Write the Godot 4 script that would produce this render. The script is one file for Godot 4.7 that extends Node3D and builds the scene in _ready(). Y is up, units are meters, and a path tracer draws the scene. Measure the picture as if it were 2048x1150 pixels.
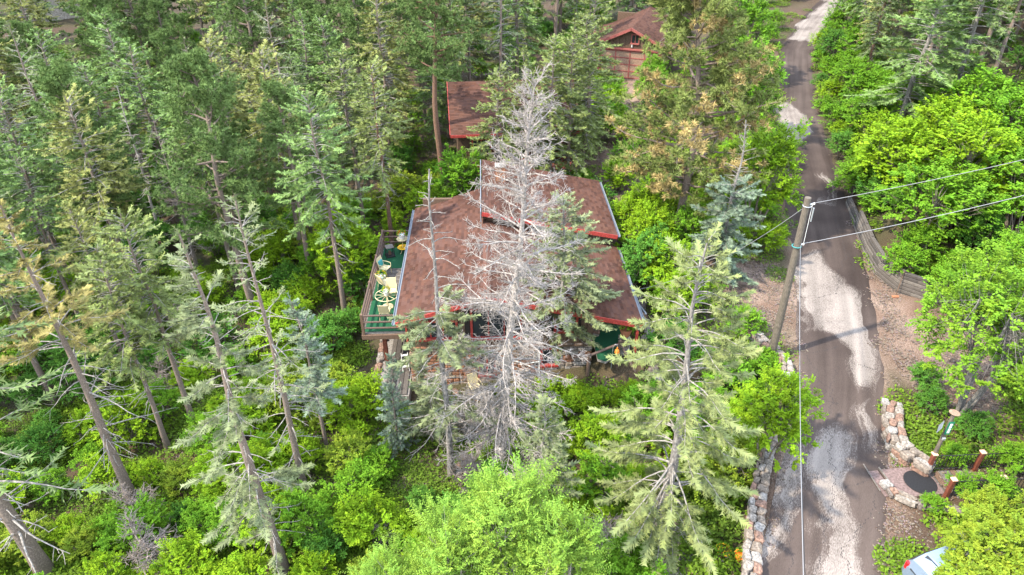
extends Node3D

# ------------------------------------------------------------------ mesh builder
class MB:
	var v := PackedVector3Array()
	var n := PackedVector3Array()
	var c := PackedColorArray()
	var u := PackedVector2Array()
	func tri(a: Vector3, b: Vector3, d: Vector3, col := Color.WHITE) -> void:
		var m := (d - a).cross(b - a).normalized()
		v.append(a); v.append(b); v.append(d)
		n.append(m); n.append(m); n.append(m)
		c.append(col); c.append(col); c.append(col)
	func quad(a: Vector3, b: Vector3, d: Vector3, e: Vector3, col := Color.WHITE) -> void:
		tri(a, b, d, col)
		tri(a, d, e, col)
	func box(o: Vector3, s: Vector3, col := Color.WHITE, q := Basis()) -> void:
		var h := s * 0.5
		var p := []
		for i in 8:
			p.append(o + q * Vector3(h.x if i & 1 else -h.x, h.y if i & 2 else -h.y, h.z if i & 4 else -h.z))
		for f in [[4, 6, 7, 5], [1, 3, 2, 0], [0, 2, 6, 4], [5, 7, 3, 1], [2, 3, 7, 6], [4, 5, 1, 0]]:
			quad(p[f[0]], p[f[1]], p[f[2]], p[f[3]], col)
	func bar(a: Vector3, b: Vector3, w: float, h: float, col := Color.WHITE) -> void:
		var d := (b - a)
		var f := d.normalized()
		var s := f.cross(Vector3.UP if absf(f.y) < 0.95 else Vector3.RIGHT).normalized()
		box((a + b) * 0.5, Vector3(w, h, d.length()), col, Basis(s, s.cross(f) * -1.0, -f).orthonormalized())
	func tube(pts: Array, rad: Array, sides := 6, col := Color.WHITE, cap := false) -> void:
		var k := pts.size()
		var prev := []
		var prevn := []
		var side := Vector3.ZERO
		for i in k:
			var d: Vector3 = (pts[mini(i + 1, k - 1)] - pts[maxi(i - 1, 0)]).normalized()
			if side == Vector3.ZERO:
				side = d.cross(Vector3.UP if absf(d.y) < 0.9 else Vector3.RIGHT).normalized()
			else:
				side = (side - d * side.dot(d)).normalized()
			var up := d.cross(side)
			var ring := []
			var rn := []
			for j in sides:
				var a := TAU * j / sides
				var q := side * cos(a) + up * sin(a)
				rn.append(q)
				ring.append(pts[i] + q * rad[i])
			if i:
				for j in sides:
					var j2 := (j + 1) % sides
					v.append(prev[j]); v.append(ring[j]); v.append(ring[j2])
					v.append(prev[j]); v.append(ring[j2]); v.append(prev[j2])
					n.append(prevn[j]); n.append(rn[j]); n.append(rn[j2])
					n.append(prevn[j]); n.append(rn[j2]); n.append(prevn[j2])
					for _q in 6:
						c.append(col)
			prev = ring
			prevn = rn
			if cap and (i == 0 or i == k - 1):
				for j in sides - 2:
					if i == 0:
						tri(ring[0], ring[j + 1], ring[j + 2], col)
					else:
						tri(ring[0], ring[j + 2], ring[j + 1], col)
	func lathe(o: Vector3, prof: Array, sides := 14, col := Color.WHITE) -> void:
		for i in prof.size() - 1:
			for j in sides:
				var a := TAU * j / sides
				var b := TAU * (j + 1) / sides
				var p: Vector2 = prof[i]
				var q: Vector2 = prof[i + 1]
				var A := o + Vector3(cos(a) * p.x, p.y, sin(a) * p.x)
				var B := o + Vector3(cos(b) * p.x, p.y, sin(b) * p.x)
				var C := o + Vector3(cos(b) * q.x, q.y, sin(b) * q.x)
				var D := o + Vector3(cos(a) * q.x, q.y, sin(a) * q.x)
				if q.x > 0.0005:
					tri(A, D, C, col)
				if p.x > 0.0005:
					tri(A, C, B, col)
	func mesh() -> ArrayMesh:
		var a := []
		a.resize(Mesh.ARRAY_MAX)
		a[Mesh.ARRAY_VERTEX] = v
		a[Mesh.ARRAY_NORMAL] = n
		a[Mesh.ARRAY_COLOR] = c
		if u.size() == v.size():
			a[Mesh.ARRAY_TEX_UV] = u
		var m := ArrayMesh.new()
		m.add_surface_from_arrays(Mesh.PRIMITIVE_TRIANGLES, a)
		return m

var M := {}
var used := {}
var noise := FastNoiseLite.new()
var bevels := {}

func numbered(called: String) -> String:
	var k: int = used.get(called, 0)
	used[called] = k + 1
	return called if k == 0 else "%s_%03d" % [called, k]

func tag(o: Node, label := "", category := "", group := "", kind := "") -> void:
	if label: o.set_meta("label", label)
	if category: o.set_meta("category", category)
	if group: o.set_meta("group", group)
	if kind: o.set_meta("kind", kind)

func thing(called: String, label: String, category: String, at := Vector3.ZERO, turn := 0.0, group := "") -> Node3D:
	var o := Node3D.new()
	o.name = numbered(called)
	add_child(o)
	o.position = at
	o.rotation.y = turn
	tag(o, label, category, group)
	return o

func part(parent: Node, called: String, m: Mesh, mt: Material, at := Vector3.ZERO, turn := Vector3.ZERO) -> MeshInstance3D:
	var o := MeshInstance3D.new()
	o.mesh = m
	o.material_override = mt
	o.name = numbered(called) if parent == self else called
	parent.add_child(o, true)
	o.position = at
	o.rotation = turn
	return o

func bev(s: Vector3, b := 0.012) -> ArrayMesh:
	var key := "%.3f,%.3f,%.3f,%.3f" % [s.x, s.y, s.z, b]
	if not bevels.has(key):
		bevels[key] = chamfered(s, b, 0.0, 0)
	return bevels[key]

func chamfered(s: Vector3, b: float, jitter: float, sd: int) -> ArrayMesh:
	var r := RandomNumberGenerator.new()
	r.seed = sd
	var h := s * 0.5
	b = minf(b, minf(h.x, minf(h.y, h.z)) * 0.7)
	var P := {}
	for i in 8:
		var sg := Vector3(1 if i & 1 else -1, 1 if i & 2 else -1, 1 if i & 4 else -1)
		var jit := Vector3(r.randf_range(-1, 1), r.randf_range(-1, 1), r.randf_range(-1, 1)) * jitter
		for ax in 3:
			var p := sg * h
			for k in 3:
				if k != ax:
					p[k] -= sg[k] * b * (1.0 + (r.randf_range(-0.5, 0.9) if jitter > 0.0 else 0.0))
			P[i * 3 + ax] = p + jit * s
	var m := MB.new()
	var face := func(idx: Array, out: Vector3):
		var a: Vector3 = P[idx[0]]
		var d: Vector3 = P[idx[1]]
		var e: Vector3 = P[idx[2]]
		if (e - a).cross(d - a).dot(out) < 0.0:
			idx.reverse()
		if idx.size() == 4:
			m.quad(P[idx[0]], P[idx[1]], P[idx[2]], P[idx[3]])
		else:
			m.tri(P[idx[0]], P[idx[1]], P[idx[2]])
	for ax in 3:
		var b1 := 1 << ((ax + 1) % 3)
		var b2 := 1 << ((ax + 2) % 3)
		for sgn in 2:
			var base := (1 << ax) if sgn else 0
			var out := Vector3.ZERO
			out[ax] = 1 if sgn else -1
			face.call([base * 3 + ax, (base | b1) * 3 + ax, (base | b1 | b2) * 3 + ax, (base | b2) * 3 + ax], out)
		# edges along ax
		for i in 4:
			var c0 := (b1 if i & 1 else 0) | (b2 if i & 2 else 0)
			var c1 := c0 | (1 << ax)
			var o2 := Vector3.ZERO
			o2[(ax + 1) % 3] = 1 if i & 1 else -1
			o2[(ax + 2) % 3] = 1 if i & 2 else -1
			face.call([c0 * 3 + (ax + 1) % 3, c1 * 3 + (ax + 1) % 3, c1 * 3 + (ax + 2) % 3, c0 * 3 + (ax + 2) % 3], o2)
	for i in 8:
		face.call([i * 3, i * 3 + 1, i * 3 + 2], Vector3(1 if i & 1 else -1, 1 if i & 2 else -1, 1 if i & 4 else -1))
	return m.mesh()

func block(parent: Node, called: String, at: Vector3, s: Vector3, mt: Material, turn := Vector3.ZERO, b := 0.012) -> MeshInstance3D:
	return part(parent, called, bev(s, b), mt, at, turn)

func beam(parent: Node, called: String, a: Vector3, b: Vector3, w: float, h: float, mt: Material) -> MeshInstance3D:
	var d := b - a
	var o := part(parent, called, bev(Vector3(w, h, d.length()), minf(w, h) * 0.12), mt)
	var up := Vector3.UP if absf(d.normalized().y) < 0.95 else Vector3.RIGHT
	o.transform = Transform3D(Basis.looking_at(d.normalized(), up), (a + b) * 0.5)
	return o

func rod(parent: Node, called: String, pts: Array, r0: float, r1: float, mt: Material, sides := 8) -> MeshInstance3D:
	var m := MB.new()
	var rr := []
	for i in pts.size():
		rr.append(lerpf(r0, r1, float(i) / (pts.size() - 1)))
	m.tube(pts, rr, sides, Color.WHITE, true)
	return part(parent, called, m.mesh(), mt)

# ------------------------------------------------------------------ materials
func lin(r: float, g: float, b: float) -> Color:
	return Color(r, g, b).linear_to_srgb()

func noise_tex(freq: float, a: Color, b: Color, size := 512, octaves := 4, sd := 1, cell := false) -> NoiseTexture2D:
	var t := NoiseTexture2D.new()
	var f := FastNoiseLite.new()
	f.seed = sd
	f.frequency = freq
	f.noise_type = FastNoiseLite.TYPE_CELLULAR if cell else FastNoiseLite.TYPE_SIMPLEX_SMOOTH
	f.fractal_octaves = octaves
	t.noise = f
	t.width = size
	t.height = size
	t.seamless = true
	var g := Gradient.new()
	g.set_color(0, a)
	g.set_color(1, b)
	t.color_ramp = g
	return t

func flat(col: Color, rough := 0.8, metal := 0.0) -> StandardMaterial3D:
	var m := StandardMaterial3D.new()
	m.albedo_color = col
	m.roughness = rough
	m.metallic = metal
	return m

func grained(col: Color, tex: Texture2D, scale := Vector3.ONE, rough := 0.85, relief := 0.0, world := false) -> StandardMaterial3D:
	var m := flat(col, rough)
	m.albedo_texture = tex
	m.uv1_triplanar = true
	m.uv1_world_triplanar = world
	m.uv1_scale = scale
	if relief > 0.0:
		m.heightmap_enabled = true
		m.heightmap_texture = tex
		m.heightmap_scale = relief
	return m

func leaf_mat(col: Color, through := 0.5, rough := 0.6) -> StandardMaterial3D:
	var m := flat(col, rough)
	m.vertex_color_use_as_albedo = true
	m.cull_mode = BaseMaterial3D.CULL_DISABLED
	m.metallic_specular = 0.15
	if through <= 0.0:
		return m
	m.backlight_enabled = true
	var l := col.srgb_to_linear()
	m.backlight = Color(l.r * through, l.g * through, l.b * through * 0.6).linear_to_srgb()
	return m

func make_materials() -> void:
	var grey := noise_tex(0.02, Color(0.62, 0.62, 0.62), Color(1, 1, 1), 512, 5, 3)
	var coarse := noise_tex(0.012, Color(0.45, 0.45, 0.45), Color(1, 1, 1), 512, 5, 5)
	var streak := noise_tex(0.03, Color(0.5, 0.5, 0.5), Color(1, 1, 1), 512, 4, 8)
	var cells := noise_tex(0.03, Color(0.5, 0.5, 0.5), Color(1, 1, 1), 512, 3, 9, true)
	M.bark = grained(lin(0.40, 0.31, 0.25), cells, Vector3(2.6, 0.9, 2.6), 0.95, 2.0)
	M.bark_red = grained(lin(0.36, 0.21, 0.14), cells, Vector3(2.0, 0.7, 2.0), 0.95, 2.0)
	M.bark_grey = grained(lin(0.4, 0.37, 0.34), coarse, Vector3(2.0, 0.8, 2.0), 0.95, 1.0)
	M.dead = grained(lin(0.66, 0.595, 0.545), coarse, Vector3(1.6, 1.6, 1.6), 0.9)
	M.dead_brown = grained(lin(0.50, 0.42, 0.37), coarse, Vector3(1.6, 1.6, 1.6), 0.9)
	M.stem = grained(lin(0.3, 0.26, 0.2), grey, Vector3(2, 2, 2), 0.9)
	M.stem_pale = grained(lin(0.45, 0.42, 0.33), grey, Vector3(2, 2, 2), 0.9)
	M.bough = grained(lin(0.5, 0.465, 0.42), coarse, Vector3(1.6, 1.6, 1.6), 0.9)
	M.fir_pale = leaf_mat(lin(0.225, 0.265, 0.105), 0.0)
	M.fir = leaf_mat(lin(0.235, 0.295, 0.10), 0.0)
	M.fir_dark = leaf_mat(lin(0.165, 0.235, 0.09), 0.0)
	M.fir_olive = leaf_mat(lin(0.275, 0.30, 0.10), 0.0)
	M.fir_grey = leaf_mat(lin(0.215, 0.255, 0.13), 0.0)
	M.fir_fresh = leaf_mat(lin(0.20, 0.315, 0.10), 0.0)
	M.spruce_blue = leaf_mat(lin(0.21, 0.28, 0.20), 0.0)
	M.ochre = leaf_mat(lin(0.33, 0.29, 0.105), 0.0)
	M.pine = leaf_mat(lin(0.18, 0.275, 0.09), 0.0)
	M.pine_old = leaf_mat(lin(0.23, 0.285, 0.085), 0.0)
	M.pine_yellow = leaf_mat(lin(0.5, 0.39, 0.17), 0.0)
	M.leaf_bright = leaf_mat(lin(0.225, 0.385, 0.018), 0.5)
	M.leaf_mid = leaf_mat(lin(0.15, 0.32, 0.022), 0.5)
	M.leaf_dark = leaf_mat(lin(0.09, 0.225, 0.03), 0.4)
	M.leaf_lime = leaf_mat(lin(0.245, 0.345, 0.032), 0.5)
	M.leaf_fresh = leaf_mat(lin(0.18, 0.335, 0.026), 0.5)
	M.leaf_soft = leaf_mat(lin(0.24, 0.40, 0.055), 0.5)
	M.cover = leaf_mat(lin(0.129, 0.218, 0.028), 0.5)
	M.cover2 = leaf_mat(lin(0.156, 0.265, 0.023), 0.5)
	M.red = grained(lin(0.55, 0.07, 0.055), grey, Vector3(1, 1, 1), 0.55)
	M.red_dull = grained(lin(0.46, 0.13, 0.11), grey, Vector3(1, 1, 1), 0.65)
	M.siding = grained(lin(0.22, 0.135, 0.085), streak, Vector3(3, 0.35, 3), 0.75, 0.4)
	M.siding2 = grained(lin(0.19, 0.115, 0.07), streak, Vector3(3, 0.35, 3), 0.75, 0.4)
	M.wood = grained(lin(0.26, 0.16, 0.105), streak, Vector3(2, 2, 0.4), 0.8, 0.5)
	M.wood_grey = grained(lin(0.2, 0.175, 0.155), streak, Vector3(2.5, 2.5, 0.3), 0.9, 1.0)
	M.wood_grey2 = grained(lin(0.28, 0.25, 0.22), streak, Vector3(2.5, 2.5, 0.3), 0.9, 1.0)
	M.wood_grey3 = grained(lin(0.13, 0.115, 0.105), streak, Vector3(2.5, 2.5, 0.3), 0.9, 1.0)
	M.log = grained(lin(0.2, 0.13, 0.1), streak, Vector3(2, 0.4, 2), 0.8, 0.6)
	M.pole = grained(lin(0.24, 0.2, 0.155), streak, Vector3(3, 0.25, 3), 0.9, 1.0)
	M.carpet = grained(lin(0.008, 0.115, 0.045), noise_tex(0.08, Color(0.7, 0.7, 0.7), Color(1, 1, 1), 512, 3, 14), Vector3(0.5, 0.5, 0.5), 0.95)
	M.concrete = grained(lin(0.38, 0.35, 0.32), grey, Vector3(0.7, 0.7, 0.7), 0.9, 0.6)
	M.slab = grained(lin(0.27, 0.185, 0.17), grey, Vector3(0.8, 0.8, 0.8), 0.85, 0.6)
	M.cream = flat(lin(0.62, 0.53, 0.31), 0.5)
	M.white = flat(lin(0.75, 0.75, 0.73), 0.5)
	M.gutter = flat(lin(0.19, 0.215, 0.25), 0.75)
	M.cable = flat(lin(0.25, 0.25, 0.26), 0.8)
	M.metal = flat(lin(0.5, 0.52, 0.55), 0.4, 0.6)
	M.black = flat(lin(0.015, 0.015, 0.017), 0.5)
	M.mat_black = grained(lin(0.02, 0.02, 0.024), grey, Vector3(2, 2, 2), 0.9)
	M.glass = flat(lin(0.03, 0.035, 0.04), 0.08)
	M.copper = flat(lin(0.8, 0.5, 0.36), 0.4, 0.2)
	M.brown_post = grained(lin(0.30, 0.085, 0.045), streak, Vector3(2, 0.4, 2), 0.7)
	M.terracotta = flat(lin(0.4, 0.16, 0.08), 0.8)
	M.tan = grained(lin(0.45, 0.29, 0.2), grey, Vector3(1, 1, 1), 0.7)
	M.orange = flat(lin(0.8, 0.22, 0.02), 0.5)
	M.yellow = flat(lin(0.85, 0.5, 0.02), 0.5)
	M.teal = flat(lin(0.05, 0.3, 0.3), 0.6)
	M.sign_green = flat(lin(0.01, 0.16, 0.09), 0.4)
	M.plaster = grained(lin(0.62, 0.57, 0.5), grey, Vector3(0.4, 0.4, 0.4), 0.9)
	M.roof_pale = grained(lin(0.5, 0.46, 0.42), grey, Vector3(0.5, 0.5, 0.5), 0.9)
	M.inside = flat(lin(0.03, 0.024, 0.02), 0.9)
	M.stones = []
	for k in [[0.50, 0.44, 0.38], [0.40, 0.33, 0.27], [0.44, 0.27, 0.2], [0.55, 0.51, 0.47], [0.31, 0.26, 0.23]]:
		M.stones.append(grained(lin(k[0], k[1], k[2]), coarse, Vector3(1.5, 1.5, 1.5), 0.92, 1.5, true))
	M.brick_stones = []
	for k in [[0.56, 0.27, 0.15], [0.62, 0.43, 0.3], [0.45, 0.2, 0.11], [0.66, 0.55, 0.42]]:
		M.brick_stones.append(grained(lin(k[0], k[1], k[2]), coarse, Vector3(1.5, 1.5, 1.5), 0.92, 1.0, true))
	M.shingle = flat(lin(0.118, 0.062, 0.048), 0.95)
	M.shingle.metallic_specular = 0.15
	M.shingle.vertex_color_use_as_albedo = true
	var litter := noise_tex(0.05, Color(0.55, 0.5, 0.46), Color(1, 1, 1), 1024, 6, 21)
	M.ground = grained(Color.WHITE, litter, Vector3(0.22, 0.22, 0.22), 0.98, 6.0, true)
	M.ground.vertex_color_use_as_albedo = true
	M.pebble = flat(Color.WHITE, 0.95)
	M.pebble.vertex_color_use_as_albedo = true
	M.car = flat(lin(0.27, 0.36, 0.48), 0.25, 0.5)
	M.car.clearcoat_enabled = true
	M.tail = flat(lin(0.55, 0.01, 0.015), 0.15)
	M.tyre = flat(lin(0.02, 0.02, 0.02), 0.9)

# ------------------------------------------------------------------ terrain
const ROAD := [[-60.0, -22.0, -18.0], [0.0, 0.5, 4.58], [13.6, 8.1, 12.18], [15.3, 8.8, 13.06], [17.8, 10.12, 14.18], [21.0, 11.8, 15.59], [23.2, 12.78, 16.51], [25.3, 13.46, 17.33], [29.4, 14.7, 18.73], [34.3, 16.23, 20.28], [38.5, 17.32, 21.32], [48.1, 19.92, 23.63], [55.9, 21.9, 25.41], [70.7, 27.1, 30.13], [78.5, 31.07, 34.64], [87.8, 37.08, 40.69], [130.0, 74.0, 78.0], [220.0, 150.0, 154.0]]
const RH := [[-60.0, 1.2], [0.0, 1.8], [15.0, 2.0], [28.0, 2.1], [40.0, 2.5], [60.0, 3.6], [80.0, 5.5], [90.0, 6.5], [130.0, 9.5], [220.0, 15.0]]
const CA := [[0.0, 0.0], [5.0, 0.1], [8.0, 0.35], [11.0, 1.2], [14.0, 1.75], [19.0, 2.4], [33.0, 4.2], [60.0, 7.0], [150.0, 11.0]]
const CB := [[0.0, 0.0], [0.3, 0.0], [1.0, 0.9], [4.0, 1.3], [8.0, 1.9], [14.0, 2.6], [30.0, 4.2], [60.0, 7.0], [150.0, 11.0]]
const UP_ := [[0.0, 0.0], [0.6, 0.05], [1.6, 0.8], [4.0, 1.5], [20.0, 6.0], [60.0, 12.0], [150.0, 17.0]]
const LO_ := [[0.0, 0.0], [3.0, 0.1], [6.0, 0.3], [15.0, 1.2], [60.0, 6.0], [150.0, 10.0]]

func at_(t: float, tab: Array, k := 1) -> float:
	if t <= tab[0][0]:
		return tab[0][k]
	for i in tab.size() - 1:
		if t <= tab[i + 1][0]:
			return lerpf(tab[i][k], tab[i + 1][k], (t - tab[i][0]) / (tab[i + 1][0] - tab[i][0]))
	return tab[-1][k]

func g(x: float, f: float) -> float:
	var rh := at_(f, RH)
	var l := at_(f, ROAD, 1)
	var r := at_(f, ROAD, 2)
	if x < (l + r) * 0.5:
		var e := maxf(0.0, l - x)
		var k := smoothstep(22.0, 28.0, f)
		return rh - (1.0 - 0.35 * smoothstep(45.0, 80.0, f)) * lerpf(at_(e, CB), at_(e, CA), k)
	var e2 := maxf(0.0, x - r)
	return rh + lerpf(at_(e2, LO_), at_(e2, UP_), smoothstep(29.5, 37.0, f))

func on(x: float, f: float, up := 0.0) -> Vector3:
	return Vector3(x, g(x, f) + up, -f)

func off_road(x: float, f: float) -> float:   # metres from the road's edge, negative on it
	return maxf(at_(f, ROAD, 1) - x, x - at_(f, ROAD, 2))

# ------------------------------------------------------------------ trees
func rv(r: RandomNumberGenerator) -> Vector3:
	return Vector3(r.randf_range(-1, 1), r.randf_range(-1, 1), r.randf_range(-1, 1))

# one flat spray of needles: a spine with short side shoots
func spray(m: MB, r: RandomNumberGenerator, p: Vector3, d: Vector3, side: Vector3, ln: float, w: float, shade: float, tip: float, pitch := 0.085) -> void:
	var c := Color(shade, shade, shade)
	var q := p + d * ln
	var wv := side * w * 0.5
	m.tri(p - wv, q, p + wv, c)
	var k := maxi(2, int(ln / pitch))
	for i in k:
		var t := (i + 0.4) / k
		var a := p + d * (ln * t)
		var sl := (0.06 + ln * 0.34 * (1.0 - t * 0.7)) * r.randf_range(0.7, 1.3)
		for s in [-1.0, 1.0]:
			var e: Vector3 = a + (d * 0.75 + side * s * 0.75 + rv(r) * 0.28) * sl
			var c2 := c if t < 0.55 else Color(minf(1, shade * (1 + tip)), minf(1, shade * (1 + tip)), shade * (1 + tip * 0.3))
			m.tri(a - d * w * 0.55, e, a + d * w * 0.55, c2)

func trunk_line(r: RandomNumberGenerator, h: float, wob: float, k := 12) -> Array:
	var pts := [Vector3(0, -0.5, 0)]
	var ox := r.randf() * 100.0
	for i in k:
		var t := float(i + 1) / k
		pts.append(Vector3(noise.get_noise_2d(ox + t * 60, 0) * wob * t, h * t, noise.get_noise_2d(0, ox + t * 60) * wob * t))
	return pts

func along(pts: Array, y: float, h: float) -> Vector3:
	var k := pts.size() - 1
	var t := clampf(y / h, 0.0, 0.9999) * k
	if t < 1.0:
		return (pts[0] as Vector3).lerp(pts[1], (maxf(y, 0.0) + 0.5) / (h / k + 0.5))
	return (pts[int(t)] as Vector3).lerp(pts[int(t) + 1], t - int(t))

# fir or spruce: returns [wood, crown]
func conifer(sd: int, p: Dictionary) -> Array:
	var r := RandomNumberGenerator.new()
	r.seed = sd
	var w := MB.new()
	var bo := MB.new()
	var c := MB.new()
	var h: float = p.h
	var line := trunk_line(r, h, p.get("wobble", 0.7))
	var rad := []
	for i in line.size():
		var t := float(i) / (line.size() - 1)
		rad.append(lerpf(p.r, 0.025, pow(t, 0.85)) * (1.25 if i == 0 else 1.0))
	w.tube(line, rad, 8)
	var y: float = h * p.get("from", 0.15)
	while y < h * 0.99:
		var t := y / h
		var dens := 0.0
		for win in p.live:
			if t > win[0] and t < win[1]:
				dens = win[2]
		var k := clampf((t - p.crown) / (1.0 - p.crown), 0.0, 1.0)
		var n := r.randi_range(4, 5)
		for i in n:
			var lives := r.randf() < dens
			if not lives and r.randf() > p.get("bare", 0.7):
				continue
			var az := r.randf() * TAU
			var prof := (pow(1.0 - k, p.get("pow", 0.75)) * (0.6 + 0.4 * minf(1.0, k / 0.2)) + 0.10)
			var L: float = p.len * prof * r.randf_range(0.45, 1.2)
			if not lives:
				L *= r.randf_range(0.35, 0.95) * p.get("dead_len", 0.9)
			var e: float = lerpf(p.get("e0", -0.1), p.get("e1", 0.75), pow(k, 1.3)) + r.randf_range(-0.14, 0.14)
			limb(bo, c, r, along(line, y + r.randf_range(-0.1, 0.1), h), az, e, L, lives, p)
		y += p.get("gap", 0.34) * r.randf_range(0.7, 1.3)
	if p.live[-1][1] > 0.97:
		for i in 5:
			var a := r.randf() * TAU
			var d := Vector3(cos(a) * 0.3, 1, sin(a) * 0.3).normalized()
			spray(c, r, line[-1] - Vector3(0, 0.25 * i * 0.6, 0), d, d.cross(Vector3(sin(a), 0, cos(a))).normalized(), 0.3, 0.07, 0.8, 0.2)
	return [w.mesh(), c.mesh() if c.v.size() else null, null, bo.mesh()]

func limb(w: MB, c: MB, r: RandomNumberGenerator, o: Vector3, az: float, e: float, L: float, lives: bool, p: Dictionary) -> void:
	var d := Vector3(cos(az) * cos(e), sin(e), sin(az) * cos(e))
	var pts := [o]
	var k := 6
	var pos := o
	var droop: float = p.get("droop", 0.16)
	for i in k:
		pos += d * (L / k)
		pts.append(pos)
		d = (d + Vector3(0, (-droop if i < 3 else droop * 0.9), 0) + rv(r) * (0.10 if lives else 0.16)).normalized()
	var r0 := 0.013 + L * 0.010
	var rads := []
	for i in k + 1:
		rads.append(lerpf(r0, 0.006, float(i) / k))
	w.tube(pts, rads, 4)
	if not lives:
		var nt := int(L * p.get("twig", 4.0))
		for i in nt:
			var t := r.randf_range(0.25, 1.0) * k
			var i0 := mini(int(t), k - 1)
			var q: Vector3 = pts[i0].lerp(pts[i0 + 1], t - i0)
			var dd = ((pts[i0 + 1] - pts[i0]).normalized() + rv(r) * 0.9).normalized()
			var tl := r.randf_range(0.15, 0.5) * minf(1.0, L * 0.5)
			w.tube([q, q + dd * tl * 0.5 + rv(r) * 0.03, q + dd * tl + rv(r) * 0.06], [0.009, 0.007, 0.004], 3)
		return
	var step: float = p.get("step", 0.13)
	var cnt := int(L / step)
	var sh := r.randf_range(0.62, 0.95)
	var skip: float = p.get("skip", 0.1)
	for i in cnt:
		var t := (i + r.randf()) / cnt
		if t < p.get("inner", 0.3):
			continue
		var ft := t * k
		var i0 := mini(int(ft), k - 1)
		var q: Vector3 = pts[i0].lerp(pts[i0 + 1], ft - i0)
		var ax := (pts[i0 + 1] - pts[i0]).normalized() as Vector3
		var side := ax.cross(Vector3.UP).normalized()
		for s in [-1.0, 1.0]:
			if r.randf() < skip:
				continue
			var ln: float = (0.16 + 0.30 * L * (1.0 - t) * 0.6) * r.randf_range(0.65, 1.3)
			ln = minf(ln, 0.55)
			var roll := r.randf_range(-0.8, 0.8)
			var sv := side * cos(roll) + ax.cross(side) * sin(roll)
			var sd2: Vector3 = (ax * r.randf_range(0.5, 0.9) + sv * s * r.randf_range(0.5, 0.9) + Vector3(0, r.randf_range(-0.34, 0.18), 0)).normalized()
			var pl := sd2.cross(Vector3.UP + rv(r) * 1.1).normalized()
			spray(c, r, q, sd2, pl, ln, p.get("w", 0.07), clampf(sh * r.randf_range(0.6, 1.25), 0, 1), p.get("tip", 0.18), p.get("pitch", 0.085))
	spray(c, r, pts[k - 1], d, d.cross(Vector3.UP).normalized(), L / k + 0.18, 0.08, sh, p.get("tip", 0.18), p.get("pitch", 0.085))

# long needled pine: clusters of needles at the shoots' ends; returns [wood, crown, yellowed crown]
func pine(sd: int, p: Dictionary) -> Array:
	var r := RandomNumberGenerator.new()
	r.seed = sd
	var w := MB.new()
	var c := MB.new()
	var y2 := MB.new()
	var h: float = p.h
	var line := trunk_line(r, h, p.get("wobble", 1.2))
	var rad := []
	for i in line.size():
		rad.append(lerpf(p.r, 0.05, pow(float(i) / (line.size() - 1), 1.1)))
	w.tube(line, rad, 9)
	var y: float = h * p.crown
	while y < h:
		var k: float = (y / h - p.crown) / (1.0 - p.crown)
		for i in r.randi_range(2, 3):
			var az := r.randf() * TAU
			var L: float = p.len * (pow(1.0 - k, 0.6) * (0.6 + 0.4 * minf(1, k / 0.25)) + 0.16) * r.randf_range(0.6, 1.1)
			var e := lerpf(-0.05, 0.8, k * k) + r.randf_range(-0.15, 0.3)
			var d := Vector3(cos(az) * cos(e), sin(e), sin(az) * cos(e))
			var pos := along(line, y, h)
			var pts := [pos]
			var n := 6
			var rr := [0.02 + L * 0.017]
			var sick: bool = r.randf() < p.get("sick", 0.0) * (1.4 - k)
			for s in n:
				pos += d * (L / n)
				pts.append(pos)
				rr.append(lerpf(rr[0], 0.012, (s + 1.0) / n))
				d = (d + rv(r) * 0.28 + Vector3(0, 0.05, 0)).normalized()
			w.tube(pts, rr, 5)
			for s in range(2, n + 1):
				for b in r.randi_range(2, 4):
					var o: Vector3 = pts[s]
					var sd2 = ((pts[s] - pts[s - 1]).normalized() * 0.6 + rv(r) * Vector3(1, 0.5, 1) + Vector3(0, 0.25, 0)).normalized()
					var ll := r.randf_range(0.25, 0.75) * (0.4 + L * 0.2)
					var q = o + sd2 * ll * 0.5 + rv(r) * 0.05
					var z = o + sd2 * ll
					w.tube([o, q, z], [0.012, 0.009, 0.006], 3)
					var m := y2 if sick and r.randf() < 0.75 else c
					tuft(m, r, z, sd2, p.get("needle", 0.24))
					if r.randf() < 0.85:
						tuft(m, r, q + rv(r) * 0.1, (sd2 + rv(r) * 0.7).normalized(), p.get("needle", 0.24))
					if r.randf() < 0.5:
						tuft(m, r, z + rv(r) * 0.22, (sd2 + rv(r) * 0.7).normalized(), p.get("needle", 0.24))
		y += p.get("gap", 0.36) * r.randf_range(0.7, 1.3)
	return [w.mesh(), c.mesh(), y2.mesh() if y2.v.size() else null]

func tuft(m: MB, r: RandomNumberGenerator, o: Vector3, d: Vector3, ln: float) -> void:
	var s := r.randf_range(0.6, 1.0)
	for i in 26:
		var e := (d * 0.55 + rv(r)).normalized() * ln * r.randf_range(0.7, 1.15)
		var q := e.cross(rv(r)).normalized() * 0.024
		var sh := s * r.randf_range(0.85, 1.1)
		m.tri(o - q, o + e, o + q, Color(minf(1, sh), minf(1, sh), minf(1, sh * 0.95)))

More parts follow.
